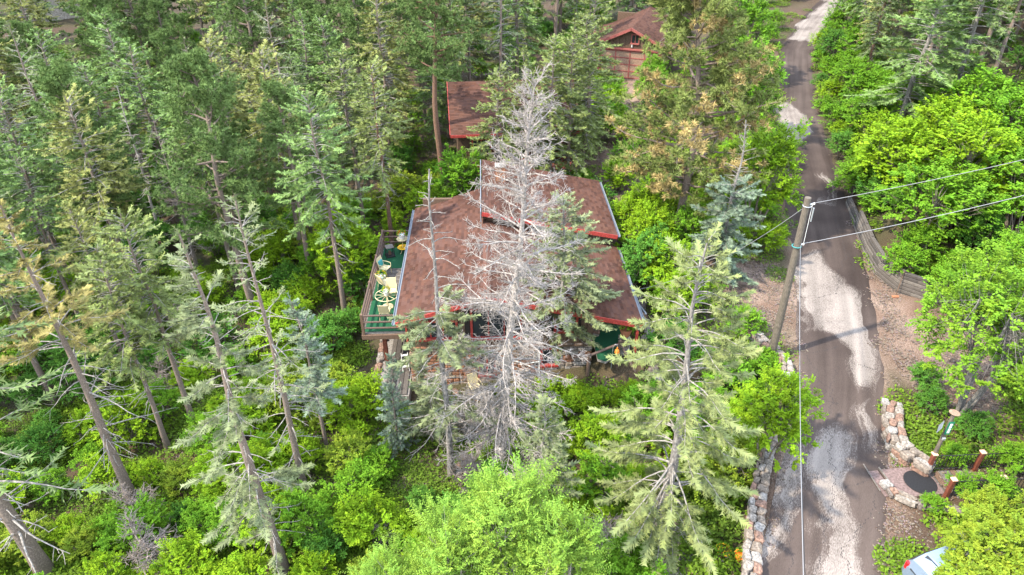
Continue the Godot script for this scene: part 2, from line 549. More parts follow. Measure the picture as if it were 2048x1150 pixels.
# bare dead tree
func snag(sd: int, p: Dictionary) -> ArrayMesh:
	var r := RandomNumberGenerator.new()
	r.seed = sd
	var w := MB.new()
	var h: float = p.h
	var line := trunk_line(r, h, p.get("wobble", 0.5), 14)
	var rad := []
	for i in line.size():
		rad.append(lerpf(p.r, 0.02, pow(float(i) / (line.size() - 1), 0.8)))
	w.tube(line, rad, 9)
	var y: float = h * p.from
	while y < h * 0.99:
		var t := y / h
		var k: float = (t - p.from) / (1.0 - p.from)
		for i in r.randi_range(p.get("n0", 2), p.get("n1", 4)):
			var L: float = p.len * (pow(1.0 - k, 0.8) * (0.7 + 0.3 * minf(1.0, k / 0.3)) + p.get("top", 0.14)) * r.randf_range(0.45, 1.1)
			var az := r.randf() * TAU
			var e: float = lerpf(p.get("e0", -0.15), p.get("e1", 0.7), pow(k, 1.6)) + r.randf_range(-0.15, 0.15)
			var d := Vector3(cos(az) * cos(e), sin(e), sin(az) * cos(e))
			var pos := along(line, y, h)
			var pts := [pos]
			var n := 7
			for s in n:
				pos += d * (L / n)
				pts.append(pos)
				d = (d + rv(r) * 0.16 + Vector3(0, (-0.07 if s < 3 else 0.10), 0)).normalized()
			var thick: float = p.get("thick", 1.0)
			var r0 := (0.016 + L * 0.0105) * thick
			var rr := []
			for s in n + 1:
				rr.append(lerpf(r0, 0.007 * thick, float(s) / n))
			w.tube(pts, rr, 5)
			var cnt := int(L * p.get("twig", 7.0))
			for q in cnt:
				var ft := r.randf_range(0.18, 1.0) * n
				var i0 := mini(int(ft), n - 1)
				var o: Vector3 = pts[i0].lerp(pts[i0 + 1], ft - i0)
				var ax := (pts[i0 + 1] - pts[i0]).normalized() as Vector3
				var side := ax.cross(Vector3.UP).normalized() * (1.0 if r.randf() < 0.5 else -1.0)
				var dd := (ax * 0.7 + side * 0.8 + Vector3(0, r.randf_range(-0.4, 0.3), 0) + rv(r) * 0.3).normalized()
				var tl := r.randf_range(0.2, 0.6) * clampf(L * 0.5 * (1.25 - ft / n), 0.3, 1.3)
				var m1 := o + dd * tl * 0.5 + rv(r) * 0.04
				var m2 := o + dd * tl + rv(r) * 0.08
				w.tube([o, m1, m2], [0.011 * thick, 0.009 * thick, 0.005 * thick], 3)
				for z in p.get("fine", 3):
					var b := m1.lerp(m2, r.randf())
					var fd := (dd + rv(r) * 0.9).normalized() * r.randf_range(0.08, 0.26)
					w.tube([b, b + fd], [0.0075 * thick, 0.005 * thick], 3)
		y += p.get("gap", 0.3) * r.randf_range(0.7, 1.3)
	return w.mesh()

# broad-leaved bush or tree: leafy shoots on the ends of real stems; returns [stems, crown]
func leafy(sd: int, p: Dictionary) -> Array:
	var r := RandomNumberGenerator.new()
	r.seed = sd
	var w := MB.new()
	var c := MB.new()
	var R: Vector3 = p.R
	var mid := Vector3(0, p.get("y0", 0.2) + R.y, 0)
	var limbs := []
	for i in p.get("stems", 5):
		var a: float = TAU * (i + r.randf() * 0.7) / p.get("stems", 5)
		var end := mid + Vector3(cos(a) * R.x * 0.55, R.y * r.randf_range(0.1, 0.6), sin(a) * R.z * 0.55)
		var b = Vector3(cos(a), 0, sin(a)) * p.get("spread", 0.15)
		var m1 = b.lerp(end, 0.4) + Vector3(0, R.y * 0.15, 0) + rv(r) * 0.12 * R.x
		var m2 = b.lerp(end, 0.75) + Vector3(0, R.y * 0.08, 0) + rv(r) * 0.1 * R.x
		var rr: float = p.get("stem_r", 0.035)
		var ln := [b - Vector3(0, 0.4, 0), b, m1, m2, end]
		w.tube(ln, [rr * 1.2, rr, rr * 0.75, rr * 0.5, rr * 0.3], 5)
		limbs.append(ln)
	var ox := r.randf() * 200.0
	var size: float = p.get("leaf", 0.11)
	for i in p.clumps:
		var d := rv(r)
		while d.length() > 1.0 or d.length() < 0.05:
			d = rv(r)
		d = d.normalized()
		if d.y < -0.55: d.y = -d.y
		var lob := 1.0 + 0.55 * noise.get_noise_3d(d.x * 110 + ox, d.y * 110, d.z * 110)
		var rr := pow(r.randf(), 0.42) * lob
		var o := mid + d * rr * R
		if o.y < 0.12: o.y = r.randf_range(0.12, 0.5)
		var lm: Array = limbs[r.randi() % limbs.size()]
		var best := 1e9
		for q in limbs:
			var dist: float = (q[3] as Vector3).distance_squared_to(o)
			if dist < best:
				best = dist
				lm = q
		var s0: Vector3 = (lm[2] as Vector3).lerp(lm[4], r.randf())
		w.tube([s0, s0.lerp(o, 0.5) + rv(r) * 0.08 + Vector3(0, 0.05, 0), o], [0.012, 0.009, 0.005], 3)
		var sh := r.randf_range(0.62, 0.98)
		var hue := r.randf_range(-0.1, 0.1)
		for j in p.get("shoots", 5):
			var td := (d * 0.8 + rv(r) * 0.85 + Vector3(0, p.get("lift", 0.35), 0)).normalized()
			var tl: float = p.get("shoot", 0.42) * r.randf_range(0.6, 1.25)
			var st := o + rv(r) * 0.12
			var side := td.cross(Vector3.UP + rv(r) * 0.4).normalized()
			var k: int = p.get("leaves", 9)
			if p.get("show_stem", false):
				c.tri(st - side * 0.006, st + td * tl, st + side * 0.006, Color(0.9, 0.75, 0.6))
			for q in k:
				var t := (q + 0.7) / k
				var b := st + td * tl * t
				var s := -1.0 if q % 2 else 1.0
				var ld := (td * 0.45 + side * s * 0.85 + rv(r) * 0.35 + Vector3(0, -0.12, 0)).normalized()
				var up := (Vector3.UP * 0.9 + td * 0.3 + rv(r) * 0.55).normalized()
				var ls := size * r.randf_range(0.7, 1.25)
				var lw = ld.cross(up).normalized() * ls * p.get("wide", 0.36)
				var f := sh * r.randf_range(0.82, 1.12)
				var col := Color(clampf(f + hue * f, 0, 1), clampf(f, 0, 1), clampf(f - hue * 0.5, 0, 1))
				var dip := -up * ls * 0.08
				c.tri(b, b + ld * ls * 0.45 + lw, b + ld * ls + dip, col)
				c.tri(b, b + ld * ls + dip, b + ld * ls * 0.45 - lw, col)
	return [w.mesh(), c.mesh()]

# ------------------------------------------------------------------ planting
var protos := {}

func tree_node(called: String, x: float, f: float, turn: float, sc: float, sy := 1.0, sink := 0.0) -> Node3D:
	var o := Node3D.new()
	o.name = numbered(called)
	add_child(o)
	o.position = on(x, f, -sink)
	o.rotation.y = turn
	o.scale = Vector3(sc, sc * sy, sc)
	return o

func plant(called: String, proto: String, x: float, f: float, h: float, wood: Material, leaf: Material, label: String, category: String, group := "", turn := -1.0, wide := 1.0) -> Node3D:
	var pr: Dictionary = protos[proto]
	var sc: float = h / pr.h
	if turn < 0.0:
		turn = fmod(absf(x * 12.9898 + f * 78.233) * 3.7, TAU)
	var o := tree_node(called, x, f, turn, sc * wide, 1.0 / wide)
	var broad: bool = pr.get("broad", false)
	if pr.m[0]:
		part(o, "stem" if broad else "trunk", pr.m[0], wood)
	if pr.m.size() > 1 and pr.m[1]:
		part(o, "foliage" if broad else "crown", pr.m[1], leaf)
	if pr.m.size() > 2 and pr.m[2]:
		tag(part(o, "yellowed_crown", pr.m[2], M.pine_yellow), "dry yellow needle clusters")
	if pr.m.size() > 3:
		part(o, "boughs", pr.m[3], M.bough)
	tag(o, label, category, group)
	return o

func make_protos() -> void:
	var fir := {"h": 13.0, "r": 0.19, "crown": 0.22, "live": [[0.24, 0.5, 0.75], [0.5, 1.0, 0.97]], "len": 2.5, "from": 0.1, "bare": 0.45}
	for i in 4:
		var q := fir.duplicate(true)
		q.crown = [0.18, 0.28, 0.34, 0.22][i]
		q.len = [2.9, 2.5, 2.75, 2.4][i]
		q["pow"] = [0.55, 0.7, 0.5, 0.62][i]
		q.gap = 0.25
		q.w = 0.07
		q.step = 0.095
		q.pitch = 0.075
		q.tip = 0.3
		q.skip = [0.08, 0.2, 0.14, 0.12][i]
		protos["fir%d" % i] = {"h": 13.0, "m": conifer(100 + i, q)}
	for i in 2:
		protos["thin%d" % i] = {"h": 13.0, "m": conifer(140 + i, {"h": 13.0, "r": 0.17, "crown": 0.3, "live": [[0.28, 0.45, 0.18], [0.45, 0.8, 0.55], [0.8, 1.0, 0.6]], "len": 2.3, "from": 0.16, "bare": 0.75, "skip": 0.25, "inner": 0.4, "dead_len": 0.95})}
	for i in 2:
		protos["high%d" % i] = {"h": 13.0, "m": conifer(146 + i, {"h": 13.0, "r": 0.18, "crown": 0.42, "live": [[0.46, 0.58, 0.6], [0.58, 1.0, 0.95]], "len": 2.6, "from": 0.25, "bare": 0.5, "skip": 0.14, "gap": 0.25, "w": 0.07, "step": 0.095, "pitch": 0.075, "pow": 0.55, "tip": 0.3, "dead_len": 0.8})}
	protos.ochre = {"h": 14.0, "m": conifer(151, {"pitch": 0.045, "w": 0.036, "step": 0.06, "h": 14.0, "r": 0.24, "crown": 0.28, "live": [[0.4, 0.6, 0.12], [0.6, 1.0, 0.85]], "len": 2.8, "from": 0.2, "bare": 0.8, "skip": 0.15, "inner": 0.35, "dead_len": 1.1, "twig": 3.0})}
	protos.lofty = {"h": 14.4, "m": conifer(152, {"pitch": 0.045, "w": 0.036, "step": 0.06, "h": 14.4, "r": 0.23, "crown": 0.25, "live": [[0.14, 0.18, 0.22], [0.27, 0.42, 0.42], [0.55, 1.0, 0.6]], "len": 2.3, "from": 0.14, "bare": 0.55, "skip": 0.15, "inner": 0.3, "dead_len": 0.9})}
	protos.big_fir = {"h": 12.6, "m": conifer(153, {"pitch": 0.045, "w": 0.036, "step": 0.06, "h": 12.6, "r": 0.24, "crown": 0.06, "live": [[0.16, 1.0, 0.95]], "len": 3.15, "from": 0.1, "bare": 0.7, "skip": 0.22, "inner": 0.4, "droop": 0.22, "e0": -0.25, "gap": 0.3, "tip": 0.35, "pow": 0.58})}
	protos.blue = {"h": 7.0, "m": conifer(160, {"pitch": 0.045, "w": 0.038, "h": 7.0, "r": 0.11, "crown": 0.0, "live": [[0.06, 1.0, 1.0]], "len": 1.75, "from": 0.06, "gap": 0.26, "step": 0.1, "skip": 0.05, "inner": 0.1, "droop": 0.1, "e0": 0.0, "pow": 0.9})}
	protos.blue_thin = {"h": 8.4, "m": conifer(161, {"pitch": 0.045, "w": 0.036, "step": 0.06, "h": 8.4, "r": 0.10, "crown": 0.2, "live": [[0.25, 0.36, 0.3], [0.36, 1.0, 0.9]], "len": 1.35, "from": 0.2, "gap": 0.28, "skip": 0.1, "inner": 0.1, "bare": 0.3})}
	protos.dead_top = {"h": 9.0, "m": conifer(162, {"pitch": 0.045, "w": 0.036, "step": 0.06, "h": 9.0, "r": 0.14, "crown": 0.0, "live": [[0.04, 0.62, 1.0]], "len": 2.1, "from": 0.05, "gap": 0.26, "skip": 0.08, "inner": 0.15, "droop": 0.1, "bare": 0.9, "dead_len": 0.9})}
	protos.scrawny = {"h": 13.9, "m": conifer(163, {"pitch": 0.045, "w": 0.036, "step": 0.06, "h": 13.9, "r": 0.16, "crown": 0.15, "live": [[0.28, 0.42, 0.45], [0.48, 0.64, 0.75]], "len": 2.1, "from": 0.2, "gap": 0.34, "bare": 0.75, "dead_len": 1.3, "skip": 0.1, "inner": 0.25, "twig": 5.0, "e1": 0.5})}
	protos.young = {"h": 6.5, "m": conifer(164, {"pitch": 0.045, "w": 0.036, "step": 0.06, "h": 6.5, "r": 0.09, "crown": 0.08, "live": [[0.1, 1.0, 0.9]], "len": 1.7, "from": 0.06, "gap": 0.3, "skip": 0.14, "inner": 0.2})}
	protos.pine0 = {"h": 14.0, "m": pine(170, {"h": 14.0, "r": 0.22, "crown": 0.35, "len": 3.0})}
	protos.pine1 = {"h": 14.0, "m": pine(171, {"h": 14.0, "r": 0.2, "crown": 0.45, "len": 2.6})}
	protos.pine_tall = {"h": 17.0, "m": pine(172, {"h": 17.0, "r": 0.24, "crown": 0.52, "len": 2.7, "wobble": 1.6})}
	protos.pine_sick = {"h": 15.0, "m": pine(173, {"h": 15.0, "r": 0.25, "crown": 0.22, "len": 4.3, "sick": 0.36, "gap": 0.25, "needle": 0.28})}
	protos.snag0 = {"h": 11.7, "m": [snag(180, {"h": 11.7, "r": 0.13, "from": 0.15, "len": 1.3, "twig": 4.0, "fine": 1, "n0": 1, "n1": 3})]}
	protos.snag1 = {"h": 10.7, "m": [snag(181, {"h": 10.7, "r": 0.15, "from": 0.12, "len": 2.1, "twig": 5.0, "fine": 2, "n0": 2, "n1": 4})]}
	protos.dead_spruce = {"h": 16.4, "m": [snag(182, {"h": 16.4, "r": 0.27, "from": 0.12, "len": 3.5, "twig": 11.0, "fine": 4, "n0": 3, "n1": 4, "gap": 0.25, "thick": 1.1, "top": 0.16, "e0": -0.2, "e1": 0.95})]}
	# broad-leaved
	for i in 4:
		protos["bush%d" % i] = {"h": 2.2, "broad": true, "m": leafy(200 + i, {"R": Vector3(1.15, 0.95, 1.15), "y0": 0.2, "clumps": [95, 110, 85, 100][i], "shoots": 5, "leaves": 9, "leaf": [0.12, 0.105, 0.13, 0.11][i], "stems": 6})}
	for i in 3:
		protos["shrub%d" % i] = {"h": 4.2, "broad": true, "m": leafy(210 + i, {"R": Vector3(1.9, 1.8, 1.9), "y0": 0.5, "clumps": [230, 210, 240][i], "shoots": 5, "leaves": 10, "leaf": [0.13, 0.12, 0.14][i], "stems": 7, "stem_r": 0.05})}
	for i in 2:
		protos["maple%d" % i] = {"h": 7.0, "broad": true, "m": leafy(220 + i, {"R": Vector3(2.2, 2.9, 2.2), "y0": 1.1, "clumps": 290, "shoots": 6, "leaves": 10, "leaf": 0.14, "stems": 5, "stem_r": 0.08})}
	protos.round_tree = {"h": 8.5, "broad": true, "m": leafy(230, {"R": Vector3(3.2, 3.1, 3.2), "y0": 2.1, "clumps": 480, "shoots": 6, "leaves": 10, "leaf": 0.13, "stems": 5, "stem_r": 0.1, "shoot": 0.5})}
	protos.feathery = {"h": 7.0, "broad": true, "m": leafy(231, {"R": Vector3(1.55, 2.9, 1.55), "y0": 0.9, "clumps": 260, "shoots": 6, "leaves": 14, "leaf": 0.10, "wide": 0.2, "stems": 9, "stem_r": 0.05, "shoot": 0.75, "lift": 0.9, "show_stem": true})}
	protos.twiggy = {"h": 2.2, "broad": true, "m": [snag(240, {"h": 2.2, "r": 0.03, "from": 0.1, "len": 1.0, "twig": 12.0, "fine": 3, "n0": 3, "n1": 5, "gap": 0.16, "e0": 0.3, "e1": 1.2, "wobble": 0.8}), null]}

# ------------------------------------------------------------------ ground, road
func soil(x: float, f: float) -> Color:
	var e := off_road(x, f)
	var n := noise.get_noise_2d(x * 9.0, f * 9.0)
	var n2 := noise.get_noise_2d(x * 40.0 + 300.0, f * 40.0)
	var col := Color(0.155, 0.105, 0.070).lerp(Color(0.10, 0.105, 0.045), clampf(0.4 + n * 1.3, 0, 1))
	# bare drive to the garage and the pull-in beside the pole
	var bare := 0.0
	bare = maxf(bare, 1.0 - smoothstep(0.7, 1.3, Vector2((x - 12.4) / 2.6, (f - 30.5) / 4.2).length() + n * 0.35))
	bare = maxf(bare, 1.0 - smoothstep(0.7, 1.3, absf(x - lerpf(7.6, 11.4, clampf((f - 40.0) / 27.0, 0, 1))) / 1.5 + n * 0.5) if f > 38.0 and f < 68.0 else 0.0)
	bare = maxf(bare, 1.0 - smoothstep(0.7, 1.25, Vector2((x - 19.6) / 2.7, (f - 25.8) / 5.2).length() + n * 0.4))
	bare = maxf(bare, 0.8 * (1.0 - smoothstep(0.15, 0.6, e + n * 0.5)) * (1.0 - smoothstep(36.0, 42.0, f)))
	col = col.lerp(Color(0.34, 0.225, 0.165).lerp(Color(0.44, 0.345, 0.29), clampf(0.5 + n2, 0, 1)), bare)
	return col * (0.88 + 0.3 * n2)

func build_ground() -> void:
	var xs := []
	var fs := []
	var x := -150.0
	while x < 170.0:
		xs.append(x)
		x += 0.5 if x >= -24.0 and x < 34.0 else (1.5 if x > -60.0 and x < 60.0 else 8.0)
	var f := -60.0
	while f < 230.0:
		fs.append(f)
		f += 0.5 if f >= 10.0 and f < 45.0 else (1.5 if f > -2.0 and f < 100.0 else 8.0)
	var verts := PackedVector3Array()
	var cols := PackedColorArray()
	var idx := PackedInt32Array()
	for j in fs.size():
		for i in xs.size():
			var e := off_road(xs[i], fs[j])
			var bump: float = noise.get_noise_2d(xs[i] * 22.0, fs[j] * 22.0) * 0.16 * clampf(e / 2.0, 0, 1)
			var dip := 0.12 * (1.0 - smoothstep(-0.9, -0.1, e))
			verts.append(Vector3(xs[i], g(xs[i], fs[j]) + bump - dip, -fs[j]))
			cols.append(soil(xs[i], fs[j]))
	var w := xs.size()
	for j in fs.size() - 1:
		for i in w - 1:
			var a := j * w + i
			idx.append_array([a, a + w, a + w + 1, a, a + w + 1, a + 1])
	var arr := []
	arr.resize(Mesh.ARRAY_MAX)
	arr[Mesh.ARRAY_VERTEX] = verts
	arr[Mesh.ARRAY_COLOR] = cols
	arr[Mesh.ARRAY_INDEX] = idx
	var m := ArrayMesh.new()
	m.add_surface_from_arrays(Mesh.PRIMITIVE_TRIANGLES, arr)
	var st := SurfaceTool.new()
	st.create_from(m, 0)
	st.generate_normals()
	tag(part(self, "ground", st.commit(), M.ground), "", "", "", "structure")

const SUN_AND_DUST := [  # outlines of sunlit gaps between tree shadows, painted pale together with some dusty wear
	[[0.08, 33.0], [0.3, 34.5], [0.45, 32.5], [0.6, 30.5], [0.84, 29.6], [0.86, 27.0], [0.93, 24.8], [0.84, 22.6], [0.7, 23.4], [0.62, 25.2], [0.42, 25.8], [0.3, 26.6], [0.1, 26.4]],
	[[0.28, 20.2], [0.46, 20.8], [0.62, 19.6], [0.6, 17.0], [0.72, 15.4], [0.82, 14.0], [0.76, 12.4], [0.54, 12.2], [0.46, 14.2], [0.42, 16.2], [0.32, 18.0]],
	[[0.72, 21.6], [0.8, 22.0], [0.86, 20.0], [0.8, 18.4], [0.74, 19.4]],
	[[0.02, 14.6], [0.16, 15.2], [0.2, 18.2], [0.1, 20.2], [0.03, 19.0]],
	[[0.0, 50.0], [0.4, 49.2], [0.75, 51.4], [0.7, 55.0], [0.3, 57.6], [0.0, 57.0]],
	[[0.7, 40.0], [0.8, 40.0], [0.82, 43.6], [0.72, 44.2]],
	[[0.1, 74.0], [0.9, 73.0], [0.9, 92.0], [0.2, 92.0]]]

func road_texture() -> ImageTexture:
	var W := 256
	var H := 2048
	var im := Image.create(W, H, false, Image.FORMAT_RGB8)
	var fine := FastNoiseLite.new()
	fine.seed = 5
	fine.frequency = 0.25
	fine.fractal_octaves = 2
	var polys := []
	for p in SUN_AND_DUST:
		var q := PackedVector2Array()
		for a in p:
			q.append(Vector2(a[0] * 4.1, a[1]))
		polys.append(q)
	for y in H:
		var f := 8.0 + 88.0 * y / H
		for x in W:
			var u := float(x) / W
			var wx := u * 4.1
			var n := noise.get_noise_2d(wx * 30.0, f * 30.0)
			var nb := noise.get_noise_2d(wx * 9.0 + 70.0, f * 4.0)
			var n3 := fine.get_noise_2d(x * 1.6, y * 4.0)
			var col := Color(0.050, 0.038, 0.034).lerp(Color(0.094, 0.073, 0.064), clampf(0.45 + nb * 1.1 + n * 0.45, 0, 1))
			var q := Vector2(wx + n * 0.55 + n3 * 0.05, f + nb * 0.9 + n * 0.7)
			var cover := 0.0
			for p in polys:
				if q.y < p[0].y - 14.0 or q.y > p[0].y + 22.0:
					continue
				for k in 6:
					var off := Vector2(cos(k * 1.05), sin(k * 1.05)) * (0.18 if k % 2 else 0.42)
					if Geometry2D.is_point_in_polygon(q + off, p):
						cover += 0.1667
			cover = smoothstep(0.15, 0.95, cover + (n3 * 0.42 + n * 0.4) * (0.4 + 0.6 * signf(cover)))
			col = col.lerp(Color(0.275, 0.24, 0.215), clampf(cover * (0.85 + n3 * 0.4 + n * 0.5), 0.0, 0.95))  # painted sunlight and dust lighten the asphalt here
			var rut := noise.get_noise_2d(wx * 130.0 + 500.0, f * 7.0)
			col *= 1.0 + n3 * 0.26 + rut * 0.3
			im.set_pixel(x, y, col.linear_to_srgb())
	# cracks sealed with tar
	var r := RandomNumberGenerator.new()
	r.seed = 77
	for c in [[0.42, 13.0, 0.0, 11.0], [0.30, 22.0, 0.02, 5.0], [0.9, 23.8, -0.9, 1.2], [0.55, 30.0, 0.2, 8.0], [0.2, 36.0, 0.1, 12.0], [0.6, 17.0, 0.9, 1.5], [0.15, 12.0, 0.0, 10.0], [0.35, 45.0, 0.1, 15.0], [0.7, 12.5, 0.05, 9.0], [0.1, 25.0, 0.95, 1.6], [0.3, 29.5, 0.9, 1.4], [0.05, 18.0, 0.9, 1.5], [0.5, 21.5, -0.9, 1.2], [0.82, 32.0, 0.0, 9.0]]:
		var u: float = c[0]
		var f: float = c[1]
		var gone := 0.0
		while gone < c[3]:
			u += (r.randf_range(-0.02, 0.02) + c[2] * 0.008)
			f += 0.045 * (0.3 if absf(c[2]) > 0.5 else 1.0)
			gone += 0.045
			var px := int(u * W)
			var py := int((f - 8.0) / 88.0 * H)
			for k in r.randi_range(1, 2):
				if px + k >= 0 and px + k < W and py >= 0 and py < H:
					im.set_pixel(px + k, py, Color(0.05, 0.045, 0.045).linear_to_srgb())
	im.generate_mipmaps()
	return ImageTexture.create_from_image(im)

func build_road() -> void:
	var m := MB.new()
	var f := -40.0
	var rows := []
	while f < 140.0:
		var row := []
		for i in 9:
			var u := i / 8.0
			var x := lerpf(at_(f, ROAD, 1), at_(f, ROAD, 2), u)
			if i == 0 or i == 8:
				x += noise.get_noise_2d(f * 40.0, i * 50.0) * 0.22
			row.append([Vector3(x, at_(f, RH) + 0.012 + 0.05 * sin(PI * u), -f), Vector2(u, clampf((f - 8.0) / 88.0, 0.0, 1.0))])
		rows.append(row)
		f += 0.5
	for j in rows.size() - 1:
		for i in 8:
			for k in [[0, 0], [1, 0], [1, 1], [0, 0], [1, 1], [0, 1]]:
				var e: Array = rows[j + k[0]][i + k[1]]
				m.v.append(e[0])
				m.n.append(Vector3.UP)
				m.c.append(Color.WHITE)
				m.u.append(e[1])
	var mt := flat(Color.WHITE, 0.95)
	mt.metallic_specular = 0.2
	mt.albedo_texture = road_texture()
	mt.texture_repeat = false
	mt.heightmap_enabled = true
	mt.heightmap_texture = mt.albedo_texture
	mt.heightmap_scale = 0.2
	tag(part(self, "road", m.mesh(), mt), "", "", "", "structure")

# low leaves and grass on the forest floor: nobody could count them
func build_cover() -> void:
	var r := RandomNumberGenerator.new()
	r.seed = 31
	for kind in 2:
		var m := MB.new()
		for i in 230:
			var a := r.randf() * TAU
			var d := sqrt(r.randf()) * 0.85
			var o := Vector3(cos(a) * d, r.randf_range(0.02, 0.34) * (1.1 - d), sin(a) * d)
			var dir := (rv(r) * Vector3(1, 0.35, 1) + Vector3(0, 0.1, 0)).normalized()
			var s := r.randf_range(0.07, 0.13) * (1.0 if kind == 0 else 1.25)
			var w := dir.cross(Vector3.UP + rv(r) * 0.5).normalized() * s * (0.36 if kind == 0 else 0.3)
			var b := r.randf_range(0.6, 1.0)
			var col := Color(b, b, b)
			m.tri(o, o + dir * s * 0.5 + w, o + dir * s, col)
			m.tri(o, o + dir * s, o + dir * s * 0.5 - w, col)
		for i in 90:
			var a := r.randf() * TAU
			var d := sqrt(r.randf()) * 0.9
			var o := Vector3(cos(a) * d, -0.02, sin(a) * d)
			var q := Vector3(r.randf_range(-0.12, 0.12), r.randf_range(0.12, 0.34), r.randf_range(-0.12, 0.12))
			m.tri(o - Vector3(0.008, 0, 0), o + q, o + Vector3(0.008, 0, 0.004), Color(0.8, 0.8, 0.6))
		var spots := []
		var tries := 0
		while spots.size() < 2600 and tries < 60000:
			tries += 1
			var f := 9.0 + pow(r.randf(), 1.5) * 80.0
			var x := r.randf_range(-0.78, 0.78) * (f + 12.0)
			var e := off_road(x, f)
			if e < 0.5 - 0.3 * smoothstep(36.0, 42.0, f) or in_house(x, f, 0.3) or (x > 13.3 and x < 20.2 and f > 16.1 and f < 18.3):
				continue
			var n := noise.get_noise_2d(x * 14.0 + kind * 90.0, f * 14.0)
			if n < -0.12:
				continue
			if soil(x, f).r > 0.22:
				continue
			spots.append(Transform3D(Basis(Vector3.UP, r.randf() * TAU).scaled(Vector3.ONE * r.randf_range(0.6, 1.3)), on(x, f, 0.0)))
		var mm := MultiMesh.new()
		mm.transform_format = MultiMesh.TRANSFORM_3D
		mm.mesh = m.mesh()
		mm.instance_count = spots.size()
		for i in spots.size():
			mm.set_instance_transform(i, spots[i])
		var o := MultiMeshInstance3D.new()
		o.multimesh = mm
		o.material_override = M.cover if kind == 0 else M.cover2
		o.name = "ground_cover" if kind == 0 else "ground_ivy"
		add_child(o)
		tag(o, ["low green leaves and grass covering the forest floor", "broad bright leaves creeping over the forest floor"][kind], "ground cover", "", "stuff")
	# stones and fallen leaves on the verges and bare soil
	var pb := MB.new()
	for i in 60:
		var o := Vector3(r.randf_range(-0.5, 0.5), 0.01, r.randf_range(-0.5, 0.5))
		var s := r.randf_range(0.02, 0.055)
		var b := r.randf_range(0.07, 0.23)
		var col := Color(b, b * r.randf_range(0.68, 0.9), b * r.randf_range(0.5, 0.8))
		var d := Vector3(r.randf_range(-1, 1), 0, r.randf_range(-1, 1)).normalized() * s
		var e := d.cross(Vector3.UP) * r.randf_range(0.5, 0.9)
		var t := o + Vector3(0, s * r.randf_range(0.2, 0.7), 0)
		pb.tri(o + d, o + e, t, col); pb.tri(o + e, o - d, t, col); pb.tri(o - d, o - e, t, col); pb.tri(o - e, o + d, t, col)
	var at := []
	var tr := 0
	while at.size() < 1700 and tr < 90000:
		tr += 1
		var f := 10.0 + pow(r.randf(), 1.4) * 60.0
		var x := r.randf_range(-0.6, 0.78) * (f + 12.0)
		if off_road(x, f) < 0.05 or in_house(x, f, 0.2):
			continue
		if soil(x, f).r < 0.19 and r.randf() < 0.85:
			continue
		at.append(Transform3D(Basis(Vector3.UP, r.randf() * TAU), on(x, f, 0.03)))
	var mm2 := MultiMesh.new()
	mm2.transform_format = MultiMesh.TRANSFORM_3D
	mm2.mesh = pb.mesh()
	mm2.instance_count = at.size()
	for i in at.size():
		mm2.set_instance_transform(i, at[i])
	var o2 := MultiMeshInstance3D.new()
	o2.multimesh = mm2
	o2.material_override = M.pebble
	o2.name = "gravel"
	add_child(o2)
	tag(o2, "loose stones and dry leaves strewn on bare soil and verges", "gravel", "", "stuff")

func in_house(x: float, f: float, pad: float) -> bool:
	if x > -7.6 - pad and x < 6.2 + pad and f > 25.1 - pad and f < 39.5 + pad and not (x < -5.3 - pad and (f < 26.5 - pad or f > 35.2 + pad)):
		return true
	if x > -4.6 - pad and x < 5.4 + pad and f > 45.8 - pad and f < 55.5 + pad:
		return true
	if x > 7.8 - pad and x < 14.6 + pad and f > 66.6 - pad and f < 78.0 + pad:
		return true
	return false

